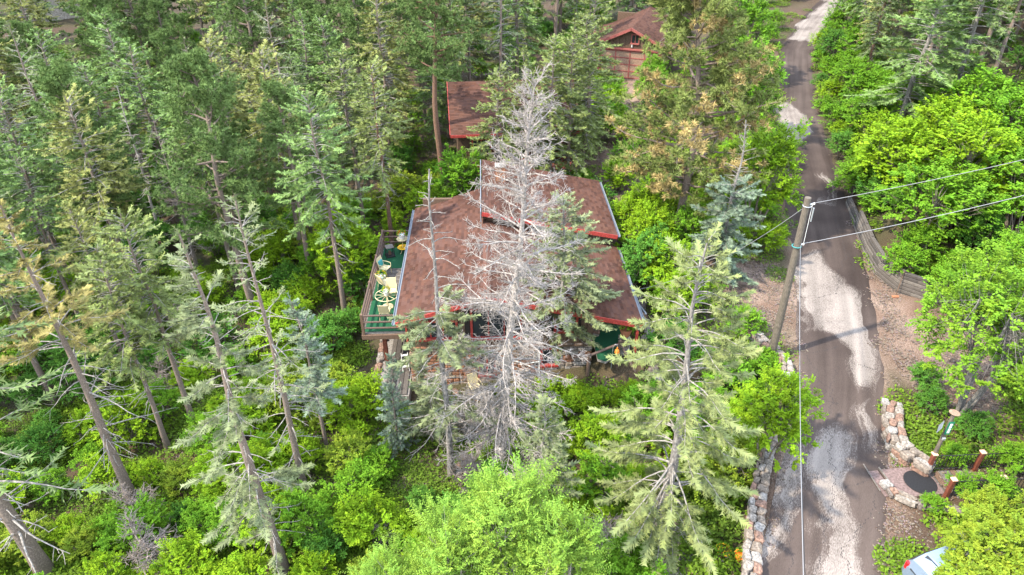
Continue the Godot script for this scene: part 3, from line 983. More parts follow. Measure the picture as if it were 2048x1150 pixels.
# ------------------------------------------------------------------ the wood
func plant_named() -> void:
	var ds := plant("dead_spruce", "dead_spruce", -0.52, 20.7, 16.4, M.dead, null, "tall bare silver dead spruce standing before the brown roofed house", "dead tree", "", 0.6)
	ds.rotation = Vector3(0, 0, -0.066)
	plant("fir_tree", "scrawny", -2.58, 20.05, 13.9, M.bark_grey, M.fir_grey, "scrawny fir with a bare pointed top rising before the brown roof", "tree", "", 1.1)
	plant("fir_tree", "ochre", -16.52, 19.88, 14.1, M.bark, M.ochre, "ochre tinged fir with long bare lower branches on a leaning trunk", "tree", "", 0.4)
	plant("fir_tree", "lofty", -8.53, 15.67, 14.4, M.bark, M.fir_grey, "tall thin spruce with a long bare trunk and silvery tufts", "tree", "", 2.0)
	plant("fir_tree", "thin0", -8.82, 19.62, 13.6, M.bark, M.fir_grey, "lanky fir with a half bare crown beside the silvery tufted spruce", "tree", "", 0.0)
	plant("fir_tree", "high0", -15.78, 24.71, 11.5, M.bark, M.fir, "straight trunked fir among ferny shrubs, crown high on a clean stem", "tree")
	plant("fir_tree", "high1", -16.35, 23.03, 10.8, M.bark, M.fir, "short dark fir with tufts low on its trunk beside the ochre fir", "tree")
	plant("fir_tree", "thin1", -18.2, 16.3, 16.0, M.bark, M.fir_dark, "thick trunked fir with bare grey boughs at the wood's edge", "tree", "", 0.9, 1.5)
	plant("dead_tree", "snag0", -25.54, 43.71, 11.7, M.dead, null, "thin bare grey snag standing among the dense firs", "dead tree", "", 0.3)
	plant("dead_tree", "snag1", -21.44, 39.67, 10.7, M.dead_brown, null, "bushy topped brown snag with dense dry twigs among the firs", "dead tree", "", 0.3)
	plant("fir_tree", "high0", -9.74, 32.54, 13.0, M.bark, M.fir_fresh, "slender fir leaning over the bright bush by the deck", "tree")
	plant("fir_tree", "high1", -10.39, 42.59, 12.6, M.bark, M.fir, "fir with a stout clean trunk behind the deck bush", "tree")
	plant("fir_tree", "high0", -8.05, 40.0, 12.1, M.bark_red, M.fir, "fir with a reddish trunk just behind the deck railing", "tree")
	plant("pine_tree", "pine_tall", -5.15, 46.69, 17.5, M.bark_red, M.pine, "tall pine with a bare orange trunk behind the house", "tree")
	plant("fir_tree", "fir2", -4.9, 57.5, 16.0, M.bark, M.fir_dark, "straight dark trunked fir behind the small cabin's gable end", "tree")
	plant("fir_tree", "fir3", 1.0, 44.6, 10.6, M.bark, M.fir, "full fir growing close before the small cabin's wall", "tree")
	plant("fir_tree", "fir0", 3.94, 44.2, 11.6, M.bark, M.fir, "broad fir at the back corner of the brown house roof", "tree")
	plant("fir_tree", "fir0", 6.0, 52.0, 12.5, M.bark, M.fir, "tall broad fir between the small cabin and the garage drive", "tree")
	plant("pine_tree", "pine_sick", 9.66, 35.28, 15.4, M.bark, M.pine_old, "large pine with dry yellow needles and spreading limbs by the drive", "tree", "", 2.2)
	plant("spruce_tree", "dead_top", 11.17, 31.35, 8.9, M.bark_grey, M.spruce_blue, "blue green spruce with a bare dead top beside the pull-in", "tree", "", 1.0)
	plant("fir_tree", "big_fir", 5.25, 15.68, 12.4, M.bark_grey, M.fir_pale, "big drooping pale fir beside the flagstone path and road wall", "tree", "", 0.5, 1.0)
	plant("fir_tree", "young", 1.16, 16.8, 6.5, M.bark_grey, M.fir_grey, "young thin fir beside the feathery light green tree", "tree", "", 1.0)
	plant("spruce_tree", "blue_thin", -8.39, 21.95, 8.4, M.bark, M.spruce_blue, "small silvery spruce with a bare lower stem above the green shrubs", "tree")
	plant("fir_tree", "fir0", 2.19, 26.0, 9.0, M.bark_grey, M.fir_grey, "grey green fir pressed against the house front behind the dead spruce", "tree", "", 0.2, 1.35)
	plant("spruce_tree", "blue", -5.04, 21.78, 5.3, M.bark, M.spruce_blue, "narrow young blue spruce at the corner of the stone steps", "tree", "", 0.2, 0.75)
	plant("spruce_tree", "blue", -3.6, 22.2, 5.0, M.bark, M.fir_grey, "wide young spruce before the orange stone wall", "tree", "", 1.7, 1.15)
	plant("fir_tree", "fir2", 30.56, 46.92, 15.0, M.bark_grey, M.fir_dark, "thick leaning grey trunked fir on the bank above the road", "tree", "", 0.6)
	plant("spruce_tree", "fir0", 26.8, 45.78, 12.0, M.bark_grey, M.fir_fresh, "layered fir with level boughs on the bank above the timber wall", "tree", "", 0.2, 1.35)
	plant("fir_tree", "thin1", 32.2, 64.0, 11.0, M.bark_grey, M.fir_dark, "dark fir with bare lower boughs beside the upper road", "tree")
	plant("fir_tree", "fir3", 29.8, 58.0, 10.0, M.bark_red, M.fir_dark, "short dark fir with a red trunk beside the upper road", "tree")
	# broad-leaved trees and big shrubs that stand out
	plant("maple_tree", "maple0", 14.3, 35.9, 6.8, M.stem, M.leaf_bright, "bright green maple between the blue spruce and the road", "tree")
	plant("maple_tree", "maple1", 9.65, 18.3, 5.0, M.stem, M.leaf_bright, "bright green maple leaning over the road wall", "tree", "", 1.0, 0.85)
	plant("feathery_tree", "feathery", -0.2, 13.9, 6.6, M.stem_pale, M.leaf_soft, "feathery light green tree with pale upright stems beside the young fir", "tree", "", 0.0)
	plant("feathery_tree", "feathery", -1.9, 13.2, 5.6, M.stem_pale, M.leaf_soft, "shorter feathery tree in front of the tallest feathery one", "tree", "", 2.0)
	plant("feathery_tree", "feathery", 1.5, 13.2, 5.4, M.stem_pale, M.leaf_soft, "feathery tree standing nearest the flagstone path", "tree", "", 4.0, 1.1)
	plant("feathery_tree", "feathery", -3.9, 12.9, 4.2, M.stem_pale, M.leaf_soft, "smallest feathery tree, low among the thicket bushes", "tree", "", 3.1, 1.1)
	for a in [[-0.9, 42.6, 10.4, "fir0", "fir before the small cabin's roof, its trunk bare at the foot"], [2.6, 42.9, 11.5, "fir2", "tall fir before the small cabin's balcony"], [5.0, 45.5, 12.0, "fir1", "fir at the corner of the small cabin toward the drive"]]:
		plant("fir_tree", a[3], a[0], a[1], a[2], M.bark, M.fir, a[4], "tree")
	for a in [[0.6, 23.9, 1.0], [1.7, 24.2, 1.1], [2.7, 24.2, 0.9], [2.4, 23.0, 1.2], [3.2, 24.0, 0.7], [4.0, 23.6, 0.8], [4.9, 23.5, 0.75], [3.5, 23.2, 1.0], [1.3, 23.2, 1.0], [5.6, 23.9, 0.7], [2.9, 23.6, 0.8]]:
		plant("bush", "bush%d" % (int(a[1] * 10) % 4), a[0], a[1], a[2], M.stem, M.leaf_bright, "low bright bush growing at the foot of the porch and front wall", "bush", "bushes at the foot of the porch")
	plant("round_tree", "round_tree", 18.5, 20.8, 7.4, M.bark_grey, M.leaf_fresh, "round light green tree with a grey trunk rising behind the sign post", "tree", "", 1.0, 1.0)
	plant("round_tree", "round_tree", 22.2, 23.8, 7.6, M.bark_grey, M.leaf_mid, "round fresh green tree behind the gravel verge", "tree", "", 2.4, 0.85)
	plant("maple_tree", "maple1", 20.0, 17.0, 4.6, M.stem, M.leaf_dark, "dark green maple beside the iron railing", "tree", "", 0.3)
	plant("maple_tree", "maple0", 14.5, 12.6, 3.5, M.stem_pale, M.leaf_lime, "yellow green maple spreading over the parked car", "tree", "", 0.8, 1.3)
	plant("maple_tree", "maple1", 17.3, 13.6, 3.7, M.stem_pale, M.leaf_lime, "yellow green maple behind the parked car's nose", "tree", "", 2.8, 1.1)
	plant("maple_tree", "maple1", 13.5, 11.6, 3.0, M.stem_pale, M.leaf_lime, "low yellow green maple at the road verge before the parked car", "tree", "", 1.2, 1.25)
	plant("maple_tree", "maple0", -9.9, 34.6, 5.6, M.stem, M.leaf_bright, "large vivid green bush outside the deck railing", "bush", "", 0.5, 1.05)
	plant("maple_tree", "maple1", -3.4, 41.6, 5.6, M.stem, M.leaf_mid, "leafy green bush behind the back corner of the house", "bush", "", 1.9, 1.0)
	plant("maple_tree", "maple1", 17.0, 49.0, 7.6, M.stem, M.leaf_mid, "green maple on the road's edge beyond the yellowed pine", "tree", "", 0.7)
	plant("maple_tree", "maple0", 20.3, 62.0, 7.6, M.stem, M.leaf_mid, "green maple at the road's bend beyond the garage", "tree", "", 2.7)
	# shrubs up the bank right of the road
	for a in [[23.0, 33.5, 5.0, 1], [25.5, 36.0, 5.4, 0], [27.5, 33.0, 5.2, 1], [23.6, 38.6, 4.8, 0], [26.5, 40.0, 5.0, 0], [29.5, 37.5, 5.6, 1], [30.5, 31.5, 5.4, 2], [32.5, 35.0, 5.6, 0], [29.8, 42.5, 5.0, 2], [33.5, 40.5, 5.4, 1], [36.0, 36.0, 5.6, 2], [24.6, 43.0, 3.6, 0], [25.8, 47.5, 3.4, 1], [27.2, 52.0, 3.4, 2], [28.0, 56.0, 3.2, 1], [30.4, 61.5, 3.4, 2], [32.0, 66.0, 3.2, 1], [28.5, 49.0, 3.8, 2], [22.4, 41.2, 2.4, 1]]:
		plant("bank_shrub", "shrub%d" % (a[3]), a[0], a[1], a[2], M.stem, [M.leaf_bright, M.leaf_mid, M.leaf_mid][a[3]], "rounded leafy shrub crowding the bank above the timber retaining wall", "shrub", "shrubs above the timber wall", -1.0, 1.15)
	for a in [[16.3, 16.75, 0.9], [17.4, 16.6, 1.0], [18.7, 17.9, 1.1], [19.6, 16.7, 1.2], [16.9, 18.3, 0.8], [14.9, 16.1, 0.7]]:
		plant("bush", "bush%d" % (int(a[0] * 10) % 4), a[0], a[1], a[2], M.stem, M.leaf_mid, "small leafy bush overgrowing the iron railed bridge", "bush", "bushes overgrowing the bridge")
	for i in 24:
		var ef := 38.0 + i * 1.7
		plant("bush", "bush%d" % (i % 4), at_(ef, ROAD, 2) + 0.9 + 0.5 * sin(i * 2.3), ef, 1.5 + 0.5 * sin(i * 4.1), M.stem, [M.leaf_mid, M.leaf_dark, M.leaf_mid, M.leaf_bright][i % 4], "low leafy bush lining the upper road below the bank", "bush", "bushes lining the upper road")
	for a in [[8.3, 47.0, 2.2], [11.6, 46.0, 2.4], [8.9, 52.5, 2.4], [12.4, 53.0, 2.6], [8.4, 58.0, 2.6], [7.2, 62.5, 2.4], [13.0, 59.0, 2.4], [9.6, 49.5, 1.6], [7.4, 44.0, 2.2]]:
		plant("drive_bush", "bush%d" % (int(a[1]) % 4), a[0], a[1], a[2], M.stem, M.leaf_mid if int(a[1]) % 2 else M.leaf_bright, "leafy bush at the edge of the dirt drive below the garage", "bush", "bushes along the drive")
	for a in [[8.0, 27.8, 2.8], [7.9, 30.2, 3.4], [7.6, 33.6, 3.6], [8.3, 36.8, 3.6], [6.8, 36.2, 3.0], [9.3, 28.4, 2.4]]:
		plant("hedge_shrub", "shrub%d" % (int(a[1]) % 3), a[0], a[1], a[2], M.stem, M.leaf_bright, "bright leafy shrub along the gutter side of the house", "shrub", "shrubs beside the gutter", -1.0, 0.9)

func clear_of(list: Array, x: float, f: float, d: float) -> bool:
	for p in list:
		if Vector2(x - p[0], f - p[1]).length_squared() < d * d:
			return false
	return true

func plant_wood() -> void:
	var r := RandomNumberGenerator.new()
	r.seed = 4
	var taken := [[-25.5, 43.7], [-21.4, 39.7], [-9.7, 32.5], [-10.4, 42.6], [-8, 40], [-5.1, 46.7], [-15.8, 24.7], [-16.4, 23], [9.7, 35.3], [30.6, 46.9], [26.8, 45.8], [1.0, 44.6], [3.9, 44.2], [6.0, 52.0], [-16.5, 19.9], [-18.9, 16.3]]
	var n := 0
	for band in [[20.0, 60.0, 3.4], [60.0, 92.0, 4.7], [92.0, 128.0, 6.8]]:
		for tries in 5200:
			var f := r.randf_range(band[0], band[1])
			var lim := 0.76 * (f + 9.0) + 5.0
			var x := r.randf_range(-lim, lim)
			if off_road(x, f) < 2.6 or in_house(x, f, 1.4):
				continue
			if f < 62.0:
				if x > -12.0 and x < 8.0 and f < 47.0: continue
				if x > -21.0 and x < -10.0 and f < 31.0: continue
				if x < -10.0 and f < 25.0 and x > -24.0: continue
				if x > 8.0 and x < 30.0: continue
				if x >= 30.0 and f < 50.0: continue
			# keep the drive and the view of the garage door open
			if f < 68.0 and absf(x - lerpf(5.5, 11.5, clampf((f - 36.0) / 32.0, 0, 1))) < 2.4 and f > 36.0: continue
			if f > 47.0 and f < 66.0 and x > 7.5 and x < 13.0: continue
			if f > 56.0 and f < 68.0 and x > 1.0 and x < 9.0: continue
			if f >= 62.0 and f < 95.0 and x > 16.0 and x < at_(f, ROAD, 1) - 0.5: continue
			if f < 46.0 and f > 24.0 and absf(x / f + 0.56) < 0.07: continue
			if f > 56.0 and (absf(x / f + 0.625) < 0.035 or absf(x / f + 0.715) < 0.022): continue
			if not clear_of(taken, x, f, band[2] * r.randf_range(0.85, 1.25)):
				continue
			taken.append([x, f])
			n += 1
			var h := r.randf_range(9.5, 15.5) * (1.0 if f < 60.0 else 1.05)
			var pick := r.randf()
			var far_left := x < -2.0
			var sticky := 0.55 + 0.5 * noise.get_noise_2d(x * 5.0 + 40.0, f * 5.0)
			if pick < 0.16 or (f > 58.0 and x > -45.0 and x < -8.0 and pick < 0.42):
				plant("pine_tree", "pine%d" % (r.randi() % 2), x, f, h, M.bark, M.pine, "green pine with long needle clusters crowded among the firs", "tree", "pines in the dense wood", r.randf() * TAU)
			elif pick > 0.965 and f < 70.0:
				plant("dead_tree", "snag0", x, f, h * 0.8, M.dead_brown, null, "small bare snag half hidden deep among the firs", "dead tree", "small snags in the wood", r.randf() * TAU)
			elif pick > 0.86 and f < 60.0:
				plant("fir_tree", "thin%d" % (r.randi() % 2), x, f, h, M.bark, M.fir_grey, "thin crowned grey green fir with bare lower boughs in the dense wood", "tree", "thin firs in the dense wood", r.randf() * TAU)
			else:
				var k := clampi(int(sticky * 4.0 + r.randf_range(-0.9, 0.9)), 0, 3)
				plant("fir_tree", ("high%d" % (r.randi() % 2)) if (f < 44.0 or r.randf() < 0.25) else ("fir%d" % (r.randi() % 4)), x, f, h, M.bark, [M.fir, M.fir_olive, M.fir_fresh, M.fir_dark][k], "full %s fir standing close among its neighbours in the dense wood" % ["grey green", "olive", "fresh green", "dark green"][k], "tree", ["grey green", "olive", "fresh green", "dark green"][k] + " firs of the dense wood", r.randf() * TAU)
	print("wood ", n)
	# shrubs under the trees
	var bushes := []
	for b in taken:
		pass
	var cnt := 0
	for band in [[9.0, 25.0, 1.3, 1], [25.0, 46.0, 1.9, 1], [46.0, 95.0, 3.6, 0]]:
		for tries in 3200:
			var f := r.randf_range(band[0], band[1])
			var lim := 0.76 * (f + 9.0) + 2.0
			var x := r.randf_range(-lim, lim)
			var e := off_road(x, f)
			if e < 1.3 or in_house(x, f, 0.9): continue
			if soil(x, f).r > 0.22: continue
			var right := x > at_(f, ROAD, 2)
			if band[3] == 1:
				if x < -17.0 and r.randf() < 0.7: continue
				if x > -4.4 and x < 2.4 and f > 18.3 and f < 25.5: continue
				if x >= 2.4 and x < 7.4 and f > 22.4 and f < 25.5: continue
				if x > 4.6 and x < 8.6 and f < 17.5: continue
				if right and f < 24.0 and (r.randf() < 0.3 or (x > 13.0 and x < 20.5 and f > 15.3 and f < 19.2) or (x < 17.2 and f < 15.2)): continue
			elif x < -10.0 and r.randf() < 0.93: continue
			if not clear_of([[-8.5, 15.4], [-8.8, 19.2], [-16.5, 19.4], [-16.0, 22.6], [-15.6, 24.3], [-18.2, 15.8]], x, f, 1.3): continue
			if not clear_of(bushes, x, f, band[2] * r.randf_range(0.8, 1.35)): continue
			bushes.append([x, f])
			cnt += 1
			var tone := noise.get_noise_2d(x * 7.0 + 11.0, f * 7.0) + r.randf_range(-0.22, 0.22)
			var mt: Material = M.leaf_dark if tone < -0.2 else (M.leaf_mid if tone < 0.08 else (M.leaf_bright if tone < 0.36 else M.leaf_lime))
			if f > 46.0: mt = M.leaf_mid if r.randf() < 0.7 else M.leaf_dark
			if x > -15.0 and x < -5.0 and f > 19.0 and f < 42.0 and r.randf() < 0.7: mt = M.leaf_bright if r.randf() < 0.8 else M.leaf_lime
			var h := (r.randf_range(0.9, 2.1) if f < 25.0 else r.randf_range(1.2, 2.5)) if not (right and f < 24.0) else r.randf_range(0.6, 1.2)
			var front := f < 25.0 and x < 2.5
			var shade: String = {M.leaf_dark: "dark green", M.leaf_mid: "mid green", M.leaf_bright: "bright green", M.leaf_lime: "yellow green"}[mt]
			var spot := "in the thicket below the house and the firs" if front else ("in the undergrowth beside and behind the house" if not right else "in the undergrowth on the far side of the road")
			var kind := "thicket_bush" if front else ("undergrowth_bush" if not right else "roadside_bush")
			if r.randf() < (0.25 if f < 46.0 else 0.5):
				plant("tall_" + kind, "shrub%d" % (r.randi() % 3), x, f, h * 1.4, M.stem, mt, "tall %s leafy bush %s" % [shade, spot], "bush", "tall %s bushes %s" % [shade, spot], r.randf() * TAU)
			else:
				plant(kind, "bush%d" % (r.randi() % 4), x, f, h, M.stem, mt, "low %s leafy bush %s" % [shade, spot], "bush", "low %s bushes %s" % [shade, spot], r.randf() * TAU)
	print("bushes ", cnt)
	for a in [[-13.6, 16.2, 2.6], [-15.2, 18.4, 2.4], [2.9, 14.9, 2.8], [-1.6, 18.9, 2.3], [0.9, 19.3, 2.0], [-2.2, 22.3, 1.8], [-11.5, 17.6, 1.6], [-6.2, 18.4, 1.5], [-12.4, 21.0, 1.7], [-9.6, 25.2, 1.5], [-18.0, 27.0, 1.8], [3.6, 18.2, 1.7], [-5.0, 16.6, 1.4], [-20.0, 33.0, 2.0]]:
		plant("dry_brush", "twiggy", a[0], a[1], a[2], M.dead_brown, null, "tangle of bare grey brushwood rising from the thicket", "brush", "bare brushwood", -1.0, 1.2)

# ------------------------------------------------------------------ houses
# courses of shingles on one slope; a = eave point, b = ridge point (x, y), run from z0 back to z1
func shingles(parent: Node, a: Vector2, b: Vector2, z0: float, z1: float, sd: int, tab := 0.30, course := 0.15) -> void:
	var r := RandomNumberGenerator.new()
	r.seed = sd
	var m := MB.new()
	var up := Vector3(b.x - a.x, b.y - a.y, 0)
	var ln := up.length()
	up /= ln
	var nrm := Vector3(-up.y, up.x, 0)
	if nrm.y < 0: nrm = -nrm
	var flip := up.x < 0.0
	var rows := int(ln / course)
	var o := Vector3(a.x, a.y, 0)
	for i in rows + 1:
		var s0 := i * course
		var s1 := minf(s0 + course + 0.03, ln)
		if s0 >= ln - 0.02: break
		var z := z0 + (tab * 0.5 if i % 2 else 0.0)
		while z > z1:
			var t := tab * r.randf_range(0.75, 1.25)
			var ze := maxf(z - t + 0.006, z1)
			var zs := minf(z, z0)
			z -= t
			if zs - ze < 0.02: continue
			var v: float = [0.95, 0.82, 0.7, 0.58, 0.9, 0.76][r.randi() % 6] * r.randf_range(0.9, 1.05) * (1.0 + 0.42 * noise.get_noise_2d(s0 * 34.0 + sd * 9.0, z * 16.0))
			v = clampf(v, 0.3, 0.98)
			var warm := r.randf_range(-0.06, 0.08)
			var col := Color(minf(1, v * (1.0 + warm)), v, v * (1.0 - warm))
			var lift := 0.016 + r.randf() * 0.006
			var p0 := o + up * s0 + nrm * lift
			var p1 := o + up * s1 + nrm * 0.003
			var A := p0 + Vector3(0, 0, zs)
			var B := p0 + Vector3(0, 0, ze)
			var C := p1 + Vector3(0, 0, ze)
			var D := p1 + Vector3(0, 0, zs)
			var low := nrm * -lift
			if flip:
				m.quad(A, B, C, D, col); m.quad(B, A, A + low, B + low, col)
			else:
				m.quad(D, C, B, A, col); m.quad(A, B, B + low, A + low, col)
	var q := part(parent, "shingles", m.mesh(), M.shingle)
	tag(q, "rows of brown asphalt shingles", "", "", "stuff")
	var nd := MB.new()
	for i in int(ln * absf(z0 - z1) * 9.0):
		var sp := pow(r.randf(), 1.3) * ln
		var zp := r.randf_range(z1, z0)
		if noise.get_noise_2d(sp * 30.0 + sd, zp * 30.0) < 0.02: continue
		var p0 := o + up * sp + nrm * 0.026 + Vector3(0, 0, zp)
		var a2 := r.randf() * TAU
		var dd := (up * cos(a2) + Vector3(0, 0, sin(a2))) * r.randf_range(0.04, 0.12)
		var ww := dd.cross(nrm).normalized() * 0.008
		var tone := r.randf_range(0.05, 0.26)
		nd.tri(p0 - ww, p0 + dd, p0 + ww, Color(tone, tone * 0.72, tone * 0.42))
	if nd.v.size():
		tag(part(parent, "needle_litter", nd.mesh(), M.pebble), "dry fallen needles lying on the shingles", "", "", "stuff")

func prism(pts: Array, z0: float, z1: float) -> ArrayMesh:   # outline in x, y (counter-clockwise), swept from z0 back to z1
	var m := MB.new()
	var k := pts.size()
	for i in k:
		var a: Vector2 = pts[i]
		var b: Vector2 = pts[(i + 1) % k]
		m.quad(Vector3(a.x, a.y, z0), Vector3(a.x, a.y, z1), Vector3(b.x, b.y, z1), Vector3(b.x, b.y, z0))
	var flat_pts := PackedVector2Array(pts)
	var idx := Geometry2D.triangulate_polygon(flat_pts)
	for i in idx.size() / 3:
		var a: Vector2 = pts[idx[i * 3]]
		var b: Vector2 = pts[idx[i * 3 + 1]]
		var c: Vector2 = pts[idx[i * 3 + 2]]
		if (b - a).cross(c - a) < 0:
			var t := b
			b = c
			c = t
		m.tri(Vector3(a.x, a.y, z0), Vector3(c.x, c.y, z0), Vector3(b.x, b.y, z0))
		m.tri(Vector3(a.x, a.y, z1), Vector3(b.x, b.y, z1), Vector3(c.x, c.y, z1))
	return m.mesh()

func deckboard(a: Vector2, b: Vector2, th: float, z0: float, z1: float) -> ArrayMesh:
	var n := (b - a).normalized().orthogonal() * th
	if n.y > 0: n = -n
	var pts := [a, a + n, b + n, b]
	var area := 0.0
	for i in 4:
		area += (pts[i] as Vector2).cross(pts[(i + 1) % 4])
	if area < 0: pts.reverse()
	return prism(pts, z0, z1)

func slope(parent: Node, called: String, a: Vector2, b: Vector2, z0: float, z1: float, sd: int, trim: Material = null) -> Node3D:
	var o := part(parent, called, deckboard(a, b, 0.14, z0, z1), M.wood)
	shingles(o, a, b, z0, z1, sd)
	# ridge-side and eave details: painted barge board at the front, gutter at the eave
	var f := part(o, "fascia", deckboard(a + Vector2(0, 0.02), b + Vector2(0, 0.02), 0.22, z0 + 0.05, z0 + 0.006), trim if trim else M.red)
	f.position = Vector3.ZERO
	return o

func gutter(parent: Node, p: Vector3, q: Vector3) -> void:
	var m := MB.new()
	var s := Vector3(0.055, 0, 0)
	for i in 6:
		var a := PI + PI * i / 6.0
		var b := PI + PI * (i + 1) / 6.0
		var A := Vector3(cos(a) * 0.065, sin(a) * 0.075, 0)
		var B := Vector3(cos(b) * 0.065, sin(b) * 0.075, 0)
		m.quad(p + A, q + A, q + B, p + B)
	m.box((p + q) * 0.5 + s * 1.25, Vector3(0.022, 0.03, absf(p.z - q.z)))
	m.box((p + q) * 0.5 - s * 1.25, Vector3(0.022, 0.03, absf(p.z - q.z)))
	m.box((p + q) * 0.5 + Vector3(0, -0.05, 0), Vector3(0.07, 0.012, absf(p.z - q.z)))
	part(parent, "gutter", m.mesh(), M.gutter)

func window_(parent: Node, x0: float, x1: float, y0: float, y1: float, z: float, bars: int, frame: Material, wd := 0.11) -> void:
	var w := Node3D.new()
	w.name = "window"
	parent.add_child(w, true)
	w.position = Vector3((x0 + x1) / 2, (y0 + y1) / 2, z)
	var hx := (x1 - x0) / 2
	var hy := (y1 - y0) / 2
	block(w, "pane", Vector3(0, 0, -0.02), Vector3(hx * 2, hy * 2, 0.02), M.glass)
	block(w, "frame", Vector3(0, hy + wd / 2, 0.03), Vector3(hx * 2 + wd * 2, wd, 0.09), frame)
	block(w, "frame", Vector3(-hx - wd / 2, 0, 0.03), Vector3(wd, hy * 2, 0.085), frame)
	block(w, "frame", Vector3(hx + wd / 2, 0, 0.03), Vector3(wd, hy * 2, 0.085), frame)
	block(w, "sill", Vector3(0, -hy - wd * 0.6, 0.06), Vector3(hx * 2 + wd * 2.4, wd * 1.2, 0.17), frame)
	for i in bars:
		block(w, "mullion", Vector3(lerpf(-hx, hx, (i + 1.0) / (bars + 1)), 0, 0.02), Vector3(0.06, hy * 2, 0.06), frame)

func build_house() -> void:
	var h := thing("house", "low brown house with shingled gable roof, red trim and stone base", "house", Vector3(0.35, 0, -25.0), 0.04)
	var E := Vector2(-5.6, 4.0)
	var K := Vector2(-1.45, 5.3)
	var Q := Vector2(5.65, 3.6)
	var left := slope(h, "roof", E, K, 0.0, -11.5, 51)
	var right := slope(h, "roof", Q, K, 0.0, -7.2, 52)
	gutter(left, Vector3(-5.68, 3.93, 0.0), Vector3(-5.68, 3.93, -11.5))
	gutter(right, Vector3(5.74, 3.54, 0.0), Vector3(5.74, 3.54, -7.0))
	var top := slope(h, "raised_roof", Vector2(5.6, 4.45), Vector2(-1.62, 5.98), -6.9, -14.0, 53)
	gutter(top, Vector3(5.68, 4.38, -6.95), Vector3(5.68, 4.38, -14.0))
	block(top, "flashing", Vector3(-1.7, 5.72, -10.4), Vector3(0.05, 0.62, 7.0), M.gutter)
	var gw := part(h, "clerestory_wall", prism([Vector2(-1.6, 4.9), Vector2(5.2, 3.4), Vector2(5.2, 4.36), Vector2(-1.6, 5.8)], -7.5, -7.6), M.siding)
	part(h, "ridge_cap", prism([Vector2(-1.62, 5.28), Vector2(-1.45, 5.3), Vector2(-1.28, 5.285), Vector2(-1.45, 5.345)], 0.0, -6.9), M.shingle)
	block(h, "chimney", Vector3(-0.55, 6.1, -11.4), Vector3(0.55, 1.1, 0.5), M.brick_stones[0])
	block(h, "chimney_cap", Vector3(-0.55, 6.69, -11.4), Vector3(0.66, 0.07, 0.6), M.concrete)
	rod(h, "vent_pipe", [Vector3(3.3, 3.9, -1.2), Vector3(3.3, 4.5, -1.2)], 0.07, 0.07, M.metal)
	# walls
	part(h, "front_wall", prism([Vector2(-5.2, -1.2), Vector2(3.5, -1.2), Vector2(3.5, 3.95), Vector2(-1.45, 5.12), Vector2(-5.2, 3.97)], -0.75, -1.0), M.inside)
	block(h, "side_wall", Vector3(-5.1, 1.4, -6.2), Vector3(0.2, 5.0, 10.4), M.siding)
	block(h, "side_wall", Vector3(3.4, 1.3, -4.5), Vector3(0.2, 4.6, 7.0), M.siding)
	block(h, "back_wall", Vector3(-1.0, 1.9, -11.35), Vector3(8.2, 5.6, 0.2), M.siding)
	block(h, "side_wall", Vector3(5.0, 2.2, -10.8), Vector3(0.2, 4.2, 6.4), M.siding)
	var wins := [[-4.7, -2.95, 2.62, 3.5, 2], [-2.15, 0.05, 2.62, 4.15, 2], [1.75, 2.65, 2.9, 3.7, 1]]
	for w in wins:
		window_(h, w[0], w[1], w[2], w[3], -0.70, w[4], M.red)
	var x := -5.2
	var k := 0
	while x < 3.49:
		var bw := 0.30
		var cx := x + bw / 2
		var top_y: float = (4.0 + (cx + 5.6) * 0.3133 if cx < -1.45 else 5.3 - (cx + 1.45) * 0.2394) - 0.17
		var segs := [[2.05, top_y]]
		for w in wins:
			if cx + bw / 2 > w[0] - 0.1 and cx - bw / 2 < w[1] + 0.1:
				segs = [[2.05, w[2] - 0.1], [w[3] + 0.08, top_y]]
		for s in segs:
			if s[1] - s[0] > 0.05:
				block(h, "siding_board", Vector3(cx, (s[0] + s[1]) / 2, -0.722 + 0.006 * (k % 3)), Vector3(bw - 0.022, s[1] - s[0], 0.05), M.siding if k % 3 else M.siding2)
		x += bw
		k += 1
	block(h, "corner_board", Vector3(-5.22, 3.0, -0.68), Vector3(0.09, 1.9, 0.12), M.red)
	# stone base, course by course
	var r := RandomNumberGenerator.new()
	r.seed = 9
	var kinds := []
	for i in 6:
		kinds.append(chamfered(Vector3(1, 1, 1), 0.13, 0.05, 60 + i))
	var y := -0.55
	while y < 2.0:
		var ch := r.randf_range(0.15, 0.26)
		x = -5.2
		while x < 3.5:
			var w := minf(r.randf_range(0.3, 0.7), 3.52 - x)
			if w < 0.08: break
			var cx := x + w / 2
			var hole: bool = (cx > -2.02 and cx < -1.05 and y > 0.1 and y < 1.6) or (cx > 1.0 and cx < 1.95 and y > 0.65 and y < 1.9)
			if not hole:
				var o := part(h, "stone", kinds[r.randi() % 6], M.brick_stones[r.randi() % 4] if cx < 0.6 or r.randf() < 0.3 else M.stones[r.randi() % 4], Vector3(cx, y + ch / 2, -0.70 + r.randf_range(-0.02, 0.03)))
				o.scale = Vector3(w - 0.03, ch - 0.025, 0.16)
			x += w
		y += ch
	window_(h, -1.85, -1.2, 0.32, 1.45, -0.72, 1, M.red)
	window_(h, 1.15, 1.8, 0.85, 1.75, -0.72, 0, M.red)
	block(h, "ledge", Vector3(-0.85, 2.02, -0.66), Vector3(8.7, 0.07, 0.2), M.siding2)
	# porch on the right
	var pf := part(h, "porch_floor", porch_shape(1.80, 1.93), M.concrete)
	part(h, "porch_carpet", porch_shape(1.932, 1.955), M.carpet, Vector3.ZERO)
	block(h, "porch_post", Vector3(5.45, 2.72, -0.12), Vector3(0.12, 1.62, 0.12), M.red)
	block(h, "porch_post", Vector3(5.45, 2.75, -3.4), Vector3(0.12, 1.62, 0.12), M.red)
